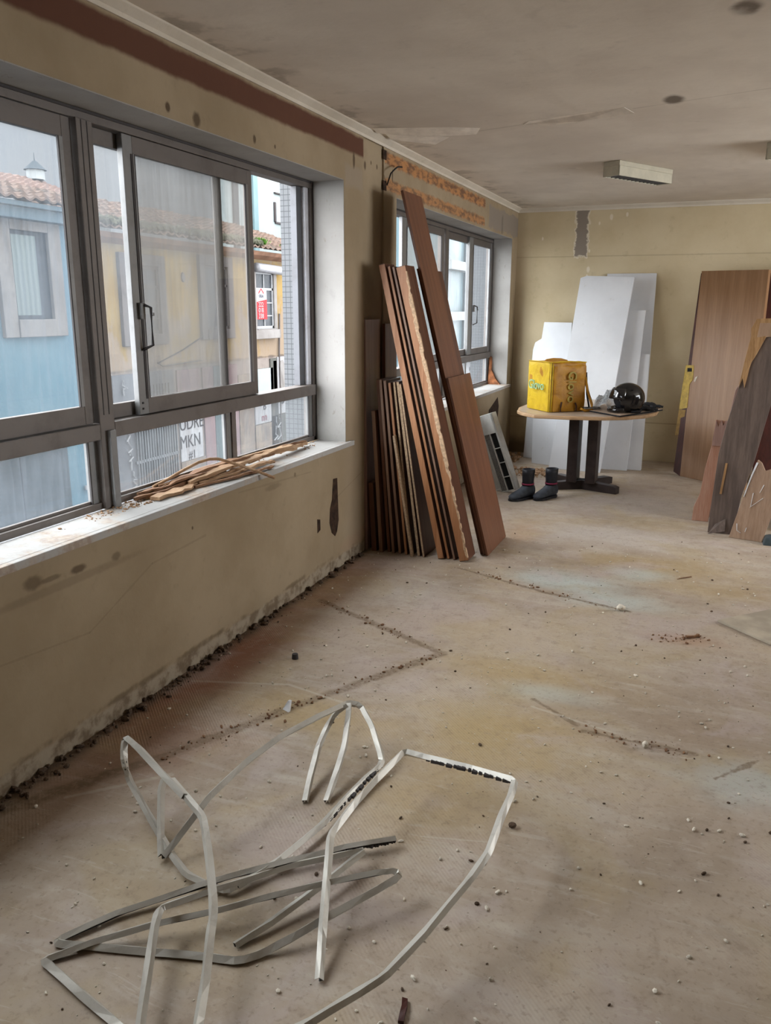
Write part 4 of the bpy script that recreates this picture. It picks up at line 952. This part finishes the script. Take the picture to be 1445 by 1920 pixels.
# ------------------------------------------------------------------ white panels against the far wall
def panel(p0, p1, p2, p3, label, t=.022, notch=None):
    """corners bottom-left, bottom-right, top-right, top-left; extra notch points go between top-left and bottom-left"""
    pts = [Vector(p) for p in (p0, p1, p2, p3)] + [Vector(q) for q in (notch or [])]
    n = (pts[1] - pts[0]).cross(pts[3] - pts[0]).normalized()
    if n.y < 0: n = -n
    bm = bmesh.new(); prism(bm, pts, n * t)
    return tag(obj('white_panel', bm, M_WB, None, .002, seg=1), label, 'panel', 'white panels leaning on the far wall')
panel((1.0, 8.80, 0), (1.545, 8.80, 0), (1.506, 9.341, 2.002), (1.0, 9.341, 2.002), 'tallest white panel furthest right, flat against the far wall')
panel((.24, 9.048, 0), (.69, 8.913, 0), (.69, 9.121, 1.49), (.371, 9.217, 1.491), 'low white panel with a stepped corner, furthest left', notch=[(.355, 9.197, 1.313), (.283, 9.213, 1.27), (.263, 9.208, 1.194)])
panel((1.02, 8.74, 0), (1.545, 8.74, 0), (1.523, 9.035, 1.179), (1.03, 9.035, 1.179), 'low wide white panel at the right end, in front of the tallest one')
panel((.95, 8.67, 0), (1.410, 8.67, 0), (1.443, 9.075, 1.622), (1.0, 9.075, 1.622), 'narrow white panel leaning between the tall central one and the right end')
panel((.401, 8.73, 0), (.79, 8.613, 0), (.714, 8.921, 1.02), (.326, 9.035, 1.01), 'short white panel standing behind the yellow bag')
panel((.628, 8.50, 0), (1.165, 8.442, 0), (1.311, 9.012, 1.955), (.824, 9.071, 1.973), 'tall central white panel leaning sideways in front of the others', notch=[(.759, 9.072, 1.952)])

# ------------------------------------------------------------------ door leaf and broken boards at the right
def slab(name, pts, nvec, t, mat, label, cat, bevel=.002, parent=None):
    bm = bmesh.new(); prism(bm, pts, Vector(nvec).normalized() * t); o = obj(name, bm, mat, parent, bevel, seg=1)
    if label: tag(o, label, cat)
    return o
dn = (.81, 1, -.3)
dl = slab('door_leaf', [(1.928, 8.597, 0), (2.515, 8.122, 0), (2.546, 8.696, 1.998), (1.949, 9.184, 2.012)], dn, .036, W_DOOR, 'tall oak veneer door leaf taken off its hinges and leaning on the far wall', 'door leaf')
def on_door(name, pts, mat, off=.004):
    o_ = slab(name, [Vector(p) - Vector(dn).normalized()*off for p in pts], dn, off, mat, None, None, 0, dl); return o_
slab('leaf_edge', [(1.945, 9.18, 1.991), (1.868, 8.658, .03), (1.936, 8.59, .001)], dn, .03, W_DARKRED, None, None, 0, dl)
on_door('lock_plate', [(1.89, 8.951, 1.08), (1.967, 8.891, 1.085), (1.971, 8.846, 0.945), (1.944, 8.854, 0.901), (1.942, 8.785, 0.666), (1.865, 8.839, 0.64), (1.877, 8.906, 0.894)], M_BRASS)
on_door('plate_tail', [(1.865, 8.839, 0.638), (1.93, 8.787, 0.645), (1.915, 8.748, 0.40), (1.85, 8.79, 0.38)], M_BRASSD, .003)
on_door('keyhole', [(1.912, 8.915, 1.018), (1.953, 8.883, 1.022), (1.95, 8.893, 1.055), (1.909, 8.927, 1.055)], M_BLK2, .007)
on_door('white_scuff', [(1.989, 8.837, .968), (2.012, 8.822, .985), (1.993, 8.822, .926), (1.983, 8.83, .93)], M_CRUMB, .003)
slab('dark_door_leaf', [(2.60, 8.45, 0), (3.2, 8.45, 0), (3.2, 9.0, 1.98), (2.50, 9.0, 1.98)], (0, 1, -.25), .04, W_DARKRED, 'dark red door leaf behind the oak one at the right edge', 'door leaf')
# something for the broken boards to lean on: a dark cabinet carcass just beyond the picture edge
cb = empty('cabinet', (2.74, 6.62, 0)); tag(cb, 'dark brown cabinet carcass behind the broken boards at the right edge', 'cabinet')
boxes('carcass', [(0, .7, 0, .02, 0, 1.15), (0, .02, .02, .5, 0, 1.15), (.68, .7, .02, .5, 0, 1.15), (.02, .68, .48, .5, 0, 1.15), (.02, .68, .02, .48, 1.13, 1.15)], W_GREYB, cb, .002)
box('plinth', (.02, .68, -.012, .0, .02, .1), M_TLEG, cb)
BN = (0, 1, -.08)
p1_ = slab('broken_plank', [(2.093, 6.74, .001), (2.215, 6.74, .001), (2.247, 6.774, .42), (2.292, 6.804, .795), (2.199, 6.804, .802), (2.187, 6.788, .603), (2.154, 6.773, .413), (2.136, 6.758, .221), (2.099, 6.749, .111)],
     BN, .02, W_TERR, 'terracotta coloured broken plank leaning furthest left of the broken boards', 'plank')
slab('bare_end', [(2.187, 6.785, .64), (2.187, 6.785, .603), (2.273, 6.785, .60), (2.291, 6.80, .796), (2.27, 6.80, .80), (2.255, 6.797, .76), (2.24, 6.80, .805), (2.22, 6.797, .75), (2.203, 6.80, .80)], BN, -.008, W_PINK, None, None, 0, p1_)
slab('broken_plank', [(2.20, 6.90, 0), (2.32, 6.90, 0), (2.40, 6.98, 1.0), (2.36, 6.99, 1.10), (2.32, 6.985, 1.02)], BN, .018, W_PINK, 'pale pinkish plank peeping out between the terracotta and the dark one', 'plank')
bbd = slab('broken_plank', [(2.215, 6.40, .001), (2.305, 6.40, .001), (2.387, 6.40, .001), (2.423, 6.424, .295), (2.486, 6.445, .568), (2.518, 6.462, .772), (2.551, 6.477, .965), (2.62, 6.51, 1.38), (2.60, 6.52, 1.50), (2.493, 6.522, 1.524), (2.42, 6.511, 1.393), (2.395, 6.505, 1.30), (2.367, 6.498, 1.223), (2.335, 6.49, 1.12), (2.324, 6.486, 1.077), (2.27, 6.465, .816), (2.237, 6.448, .598), (2.223, 6.422, .278)],
     BN, .022, W_GREYB, 'wide weathered grey brown plank with a splintered top, tallest of the broken boards', 'plank')
slab('splintered_wood', [(2.323, 6.484, 1.08), (2.344, 6.499, 1.262), (2.371, 6.514, 1.449), (2.366, 6.519, 1.50), (2.397, 6.523, 1.568), (2.58, 6.523, 1.575), (2.58, 6.519, 1.52), (2.492, 6.519, 1.50), (2.458, 6.511, 1.414), (2.419, 6.504, 1.32), (2.39, 6.496, 1.26), (2.383, 6.496, 1.225), (2.372, 6.49, 1.14), (2.362, 6.484, 1.081), (2.345, 6.489, 1.15)],
     BN, -.016, W_SPLIT, None, None, .001, bbd)
slab('bare_patch', [(2.41, 6.503, 1.44), (2.60, 6.505, 1.45), (2.60, 6.51, 1.54), (2.42, 6.51, 1.54)], BN, -.006, W_LIGHT, None, None, 0, bbd)
slab('chipped_sliver', [(2.27, 6.42, .30), (2.285, 6.42, .30), (2.305, 6.44, .53), (2.29, 6.44, .53)], BN, -.008, W_SPLIT, None, None, 0, bbd)
slab('curled_veneer', [(2.217, 6.349, .002), (2.331, 6.353, .034), (2.33, 6.395, .118), (2.261, 6.39, .071)], (0, 1, 0), .003, W_GREYB, None, None, 0, bbd)
fb3 = slab('broken_plank', [(2.361, 6.312, .001), (2.581, 6.254, .001), (2.625, 6.262, .209), (2.66, 6.29, .53), (2.589, 6.306, .53), (2.553, 6.313, .514), (2.526, 6.325, .568), (2.5, 6.334, .588), (2.466, 6.331, .477), (2.422, 6.322, .277)],
     (.25, 1, -.1), .02, W_LIGHT, 'light brown plank with white paint streaks, lowest and furthest right of the broken boards', 'plank')
def mark(pts, w=.005):
    bm = bmesh.new(); tube(bm, pts if len(pts) > 2 else [pts[0], Vector(pts[0]).lerp(Vector(pts[1]), .5), pts[1]], w, 6, w*.5); obj('paint_streak', bm, M_SHARD, fb3)
mark([(2.498, 6.327, .567), (2.467, 6.324, .46), (2.433, 6.318, .313)], .007); mark([(2.492, 6.304, .348), (2.484, 6.299, .25)], .003); mark([(2.555, 6.296, .414), (2.533, 6.295, .354)], .003)
mark([(2.558, 6.287, .319), (2.478, 6.298, .242)], .002); mark([(2.406, 6.302, .113), (2.411, 6.297, .063), (2.437, 6.29, .048)], .003); mark([(2.472, 6.284, .092), (2.464, 6.283, .06)], .003)
bm = bmesh.new(); prism(bm, [(2.585, 6.18, 0), (2.60, 6.19, .055), (2.63, 6.20, .06), (2.75, 6.20, .06), (2.75, 6.18, 0)], (0, .09, 0))
tag(obj('plastic_block', bm, M_BLUEP, None, .004), 'blue grey plastic block on the floor beside the lightest broken plank', 'plastic block')

# ------------------------------------------------------------------ street side
XS = -7.5
struct(box('street_ground', (-30, -.45, -20, 70, -3.4, -3.2), E_ASPH))
def roof(name, x0, z0, x1, z1, y0, y1, parent, mat=E_TILE, ny=None, nr=14):
    """rows of clay tiles: a wavy, stepped surface"""
    bm = bmesh.new(); pitch = .22; ny = int((y1-y0)/pitch*5); rows = []
    for r in range(nr + 1):
        for half in (0, 1):
            f = min(1, (r + half*.98) / (nr + 1)); x = x0 + (x1-x0)*f; z = z0 + (z1-z0)*f + (.035 if half == 0 else -.01)
            rows.append([bm.verts.new((x, y0 + (y1-y0)*k/ny, z + .022*math.sin(2*PI*(y1-y0)*k/ny/pitch) + .03*mnoise.noise(Vector((r*.7, k*.15, 1))))) for k in range(ny+1)])
    for a, b in zip(rows, rows[1:]):
        for k in range(ny): bm.faces.new((a[k], a[k+1], b[k+1], b[k]))
    o = obj(name, bm, mat, parent); so = o.modifiers.new('solid', 'SOLIDIFY'); so.thickness = .03; so.offset = -1
    return o
def fwin(parent, y0, y1, z0, z1, s, sm, gm, bars=0, frame=None, sill=True, curtain=None):
    w = boxes('window', [(XS-.02, XS+.07, y0-s, y0, z0-s, z1+s), (XS-.02, XS+.07, y1, y1+s, z0-s, z1+s), (XS-.02, XS+.07, y0, y1, z1, z1+s), (XS-.02, XS+.09, y0, y1, z0-s, z0)], sm, parent, .01)
    box('pane', (XS, XS+.012, y0, y1, z0, z1), gm, w)
    if curtain: box('curtain', (XS+.010, XS+.020, y0+.05, y1-.22, z0+.06, z1-.06), curtain, w)
    if frame:
        L = [(XS+.012, XS+.035, y0, y0+.05, z0, z1), (XS+.012, XS+.035, y1-.05, y1, z0, z1), (XS+.012, XS+.035, y0, y1, z0, z0+.06), (XS+.012, XS+.035, y0, y1, z1-.05, z1), (XS+.012, XS+.035, y0, y1, z0+(z1-z0)*.68, z0+(z1-z0)*.68+.05)]
        L += [(XS+.012, XS+.03, y0+(y1-y0)*k/(bars+1)-.015, y0+(y1-y0)*k/(bars+1)+.015, z0, z1) for k in range(1, bars+1)]
        L += [(XS+.012, XS+.03, y0, y1, z0+(z1-z0)*f, z0+(z1-z0)*f+.025) for f in (.22, .45)]
        boxes('window_frame', L, frame, w)
    return w
bl = empty('blue_house', (XS, 8, -3.2)); tag(bl, 'sky blue rendered house across the street, furthest left through the window', 'house')
bl_inv = Matrix.Translation((-XS, -8, 3.2))
def reparent_zero(root):      # parts are written in room coordinates
    for ch in root.children: ch.matrix_parent_inverse = Matrix.Translation(-root.location)
box('wall', (-10.5, XS, 3.5, 11.06, -3.2, 3.02), E_BLUE, bl)
boxes('cornice', [(XS, XS+.25, 3.5, 11.06, 2.86, 3.02), (XS, XS+.34, 3.5, 11.06, 3.02, 3.09)], ext('blue_grey_cornice', (.17, .25, .30), (.22, .30, .35)), bl, .01)
roof('roof', XS+.40, 3.12, -10.5, 4.0, 3.5, 11.06, bl)
fwin(bl, 9.50, 10.24, 1.45, 2.72, .26, E_STONE, E_DARKG, curtain=E_CURT)
gd = boxes('garage_door', [(XS, XS+.03, 7.0, 10.28, -3.2, -.48)], E_GREY, bl)
boxes('door_seam', [(XS+.03, XS+.035, 9.27, 9.29, -3.2, -.48), (XS+.03, XS+.035, 8.3, 8.32, -3.2, -.48)], E_DARKG, gd)
bm = bmesh.new(); tube(bm, [(XS+.09, 10.90, -3.2), (XS+.09, 10.90, -.2), (XS+.09, 10.90, 3.0)], .06, 10); obj('drainpipe', bm, E_BLUE, bl, 0, True)
box('hinge', (XS+.03, XS+.06, 10.6, 10.75, -1.35, -1.28), E_SIGNW, bl)
yl = empty('yellow_house', (XS, 15, -3.2)); tag(yl, 'old two-storey house with peeling yellow render and clay roof across the street', 'house')
box('wall', (-11.0, XS, 11.08, 20.5, -3.2, 2.80), E_YEL, yl)
box('corner_strip', (XS, XS+.06, 11.08, 11.26, -3.2, 2.8), ext('white_plaster_quoin', (.52, .50, .46), (.6, .58, .54), (.42, .34, .24)), yl)
bm = bmesh.new()
prism(bm, [(XS, 11.08, 2.68), (XS+.16, 11.08, 2.76), (XS+.22, 11.08, 2.84), (XS, 11.08, 2.86)], (0, 9.4, 0)); obj('cornice', bm, E_RUSTG, yl)
roof('roof', XS+.34, 2.90, -10.5, 3.88, 11.08, 20.5, yl)
box('roof_lead_sheet', (XS-.5, XS+.1, 11.3, 12.3, 3.06, 3.09), E_SIGNW, yl)
fwin(yl, 12.05, 12.93, 1.16, 2.35, .20, E_STONED, E_DARKG, 1, E_STONED)
fwin(yl, 14.45, 15.28, 1.20, 2.45, .20, E_STONED, E_DARKG, 1, E_STONED)
fw = fwin(yl, 16.42, 17.22, 1.17, 2.42, .14, E_STONE, E_DARKG, 1, simple('chipped_grey_sash', K(.42, .43, .45), .7))
box('window_ledge', (XS, XS+.16, 16.2, 17.34, .95, 1.15), E_STONE, yl, .01)
bm = bmesh.new(); tube(bm, [(XS+.12, 16.36, 2.50), (XS+.12, 16.9, 2.49), (XS+.12, 17.56, 2.47)], .10, 16); obj('shutter_box', bm, simple('pale_shutter_metal', K(.52, .52, .55), .5, .2), yl, 0, True)
# estate agent's sign
sg = box('sign', (XS+.05, XS+.06, 16.42, 16.88, 1.38, 2.06), E_SIGNW, yl)
bm = bmesh.new(); prism(bm, [(XS+.0605, 16.42, 1.38), (XS+.0605, 16.88, 1.38), (XS+.0605, 16.88, 1.82), (XS+.0605, 16.42, 1.76)], (.003, 0, 0)); obj('sign_panel', bm, E_RED, sg)
bm = bmesh.new(); prism(bm, [(XS+.061, 16.52, 1.93), (XS+.061, 16.635, 2.03), (XS+.061, 16.75, 1.93), (XS+.061, 16.75, 1.97), (XS+.061, 16.635, 2.06), (XS+.061, 16.52, 1.97)][:6], (.003, 0, 0)); obj('roof_logo', bm, E_RED, sg)
text('sign_word', 'ERA', .10, E_NAVY, sg, on_street(XS+.066, 16.635, 1.885), .001, 1.1)
for i, s_ in enumerate(('222', '018', '338')):
    text('sign_number', s_, .145, E_SIGNW, sg, on_street(XS+.068, 16.60, 1.70 - .125*i), .001, 1.05)
# oval vents, stick and pipe on the wall
for y, z in ((13.76, 2.2), (17.86, 2.1)):
    bm = bmesh.new(); bmesh.ops.create_cone(bm, segments=20, radius1=1, radius2=.8, depth=1, cap_ends=True)
    bm.transform(Matrix.Translation((XS+.01, y, z)) @ Matrix.Rotation(PI/2, 4, 'Y') @ Matrix.Diagonal((.10, .07, .03, 1))); obj('oval_vent', bm, E_STONED if y < 15 else E_STONE, yl)
bm = bmesh.new(); tube(bm, [(XS+.05, 12.75, .62), (XS+.3, 13.2, .85), (XS+.45, 13.7, 1.1)], .014, 6); tube(bm, [(XS+.05, 12.75, .64), (XS+.05, 12.9, .56), (XS+.05, 14.2, .60)], .012, 6); obj('iron_bracket', bm, E_DARKG, yl)
bm = bmesh.new(); tube(bm, [(XS+.04, 17.44, -3.2), (XS+.04, 17.44, .6), (XS+.04, 17.50, 1.5)], .02, 6); obj('cable', bm, E_STONED, yl)
# ground floor: barred gate, posters, shutters
gt = box('gate', (XS, XS+.02, 11.5, 13.25, -3.2, .48), ext('grey_gate_panel', (.17, .18, .20), (.24, .25, .27)), yl)
L = [(XS+.02, XS+.06, 12.0 + k*.075, 12.02 + k*.075, -2.9, -.45) for k in range(17)] + [(XS+.02, XS+.05, 12.25 + k*.09, 12.27 + k*.09, -.10, .24) for k in range(10)] + [(XS+.02, XS+.06, 11.95, 13.25, -1.15, -1.10), (XS+.02, XS+.06, 11.95, 13.25, -.46, -.40)]
boxes('gate_bars', L, E_BAR, gt)
def poster(y0, y1, z0, z1, mat=E_PAPER, name='poster'):
    return box(name, (XS, XS+.03, y0, y1, z0, z1), mat, yl)
p1 = poster(13.35, 14.12, -1.35, -.45)
text('graffiti', 'UDRE', .36, E_INK, p1, on_street(XS+.035, 13.75, -.62), .002, .9); text('graffiti', 'MKN', .36, E_INK, p1, on_street(XS+.035, 13.68, -.98), .002, .9); text('graffiti', '#1', .24, E_INK, p1, on_street(XS+.035, 13.72, -1.26), .002)
poster(13.35, 14.12, -.45, .45, E_LILAC, 'wall_panel'); poster(13.35, 14.2, -3.2, -1.36, E_WOODB, 'wall_panel')
poster(14.22, 14.60, -3.2, .45, E_LILAC, 'door_jamb'); poster(14.62, 15.1, -3.2, .45, ext('teal_grey_shutter', (.16, .21, .22), (.22, .27, .28)), 'shutter'); poster(15.12, 15.55, -3.2, .45, E_LILAC, 'door_jamb')
poster(15.58, 16.20, -3.2, .2, E_WOODB, 'wooden_board_panel')
poster(16.26, 17.0, -.98, -.28); text('graffiti', 'nn', .26, E_INKR, yl, on_street(XS+.036, 16.65, -.85), .002); text('graffiti', 'B', .24, E_INK, yl, on_street(XS+.036, 16.68, -.6), .002)
poster(16.26, 17.0, -3.2, -1.0, E_WOODB, 'wooden_board_panel'); poster(17.02, 17.32, -3.2, .48, E_OLIVE, 'shutter')
poster(16.22, 17.14, -.26, .27, ext('pale_cyan_pane', (.55, .64, .66), (.6, .7, .72)), 'low_window'); poster(17.16, 17.34, -.26, .42, E_STONE, 'stone_jamb')
poster(17.36, 18.6, -.85, .50, E_PAPER); text('graffiti', 'Uet', .40, E_INK, yl, on_street(XS+.036, 17.7, -.5), .002)
bm = bmesh.new(); prism(bm, [(XS+.031, 17.5, .40), (XS+.031, 17.62, .42), (XS+.031, 17.85, .05), (XS+.031, 17.75, -.22), (XS+.031, 17.5, -.25), (XS+.031, 17.45, .1)], (.008, 0, 0)); obj('bare_patch', bm, E_STONE, yl)
poster(17.02, 18.6, -3.2, -.87, E_OLIVE, 'shutter')
bm = bmesh.new()
def squig(y, z, s, seed, n=9):
    pts = [(XS+.05, y + s*.5*mnoise.noise(Vector((i*.7, seed, 0))) + s*.06*math.sin(i*2.1), z - i*s*.12 + s*.1*math.cos(i*1.7)) for i in range(n)]
    tube(bm, pts, .014, 5)
squig(17.2, -.95, .55, 2); squig(17.35, -1.0, .5, 3); squig(17.75, -1.0, .35, 4); squig(17.95, -.98, .3, 8)
obj('graffiti', bm, E_PAINT, yl)
bm = bmesh.new(); squig(11.78, -.55, .45, 11); squig(11.8, -.95, .35, 12, 7); squig(11.85, -1.3, .35, 14, 7); squig(11.75, .35, .35, 17, 6); obj('graffiti', bm, E_PAINT, yl)
reparent_zero(bl); reparent_zero(yl)
# roof growth
def tuft(x, y, z, r, n, mat, name, label, seed):
    random.seed(seed); bm = bmesh.new()
    for _ in range(n):
        a = random.random()*2*PI; e = random.random()*.9; rr = r*(.4+.7*random.random())
        b = Vector((x + random.gauss(0, r*.35), y + random.gauss(0, r*.6), z)); d = Vector((math.cos(a)*e, math.sin(a)*e, 1 - e*.5)).normalized(); s = Vector((-math.sin(a), math.cos(a), 0))*rr*.13
        v = [bm.verts.new(b - s*.3), bm.verts.new(b + s*.3), bm.verts.new(b + d*rr*.6 + s), bm.verts.new(b + d*rr), bm.verts.new(b + d*rr*.6 - s)]
        bm.faces.new(v)
    return tag(obj(name, bm, mat), label, 'weed')
tuft(XS+.2, 16.40, 2.98, .17, 150, E_LEAF, 'roof_weed', 'green weed growing at the roof edge, the left one in the open pane', 3)
tuft(XS+.2, 17.75, 2.98, .15, 120, E_LEAF, 'roof_weed', 'green weed growing at the roof edge, the right one beside the tiled pier', 4)
random.seed(11); bm = bmesh.new()
for k in range(420):
    y = 11.2 + 5.0*random.random(); x = XS + .05 + random.random()*.3; r = .03 + .05*random.random()
    bmesh.ops.create_icosphere(bm, subdivisions=1, radius=r, matrix=Matrix.Translation((x, y, 2.95 + (XS+.34-x)*.25 + .02 + random.random()*.04)))
mo = obj('roof_moss', bm, E_MOSS, yl); mo['kind'] = 'stuff'; mo.matrix_parent_inverse = Matrix.Translation(-yl.location)
# house behind with a lantern
rh = empty('rear_house', (-12.5, 12, -3.2)); tag(rh, 'red-roofed house with a small domed roof lantern behind the blue house', 'house')
box('wall', (-15, -11.2, 4, 16.3, -3.2, 3.7), E_WHITE, rh)
roof('roof', -11.0, 3.7, -13.2, 4.55, 4, 16.3, rh, ext('faded_red_tiles', (.42, .27, .22), (.52, .36, .30)))
bm = bmesh.new(); bmesh.ops.create_cone(bm, segments=8, radius1=.2, radius2=.2, depth=.22, cap_ends=True, matrix=Matrix.Translation((-13.0, 16.0, 4.64)))
ln = obj('lantern', bm, E_WHITE, rh)
bm = bmesh.new(); bmesh.ops.create_cone(bm, segments=12, radius1=.26, radius2=.04, depth=.2, cap_ends=True, matrix=Matrix.Translation((-13.0, 16.0, 4.84))); tube(bm, [(-13, 16, 4.9), (-13, 16, 5.0), (-13, 16, 5.12)], .015, 6, .006)
obj('dome', bm, E_GREY, ln)
reparent_zero(rh)
for ch in list(ln.children): ch.matrix_parent_inverse = Matrix.Identity(4)
gb = box('grey_building', (-30, -18, 25.7, 31.8, -3.2, 22), E_CORR); tag(gb, 'tall grey corrugated building rising behind the yellow house', 'building')
cy = empty('cyan_building', (-18, 40, -3.2)); tag(cy, 'pale cyan tall building with small windows seen above the roof through the open pane', 'building')
box('wall', (-30, -18, 31.85, 55, -3.2, 22), E_CYAN, cy)
boxes('pilaster', [(-18, -17.9, 34.45, 34.85, -3, 22)], E_CYANP, cy); boxes('pilaster', [(-18, -17.9, 32.75, 33.15, -3, 22)], E_GREY, cy)
for zz in (5.66, 8.9):
    w_ = boxes('window', [(-18, -17.93, 36.55, 38.25, zz-.08, zz), (-18, -17.93, 36.45, 36.6, zz, zz+.88), (-18, -17.93, 37.35, 37.5, zz, zz+.88), (-18, -17.93, 38.1, 38.3, zz, zz+.88)], E_STONED, cy)
    box('curtain', (-18, -17.96, 36.6, 38.1, zz, zz+.86), E_WHITE, w_); box('shade_band', (-18, -17.9, 36.5, 38.4, zz+1.27, zz+1.33), E_STONED, w_)
reparent_zero(cy)
bb = empty('banded_building', (XS, 40, -3.2)); tag(bb, 'light blue building with white balcony bands seen through the far window', 'building')
box('wall', (-12, XS, 30, 60, -3.2, 6), E_GLASSB, bb)
boxes('white_band', [(XS, XS+.5, 29.8, 60, z, z+.32) for z in (-.4, 1.2, 3.05, 4.95)], E_WHITE, bb)
boxes('dark_strip', [(XS, XS+.12, y, y+.5, -3, 6) for y in (30.5, 33.0, 35.2, 37.6, 40, 42.5)], E_GLASSD, bb)
box('low_wall', (XS, XS+.2, 29.8, 60, -3.2, -.45), E_PAPER, bb)
bm = bmesh.new()
for r in range(4):
    for c_ in range(6): bx(bm, XS+.2, XS+.23, 33.6 + c_*.4, 33.85 + c_*.4, -.9 - r*.28, -.74 - r*.28)
obj('graffiti', bm, E_STONED, bb)
reparent_zero(bb)
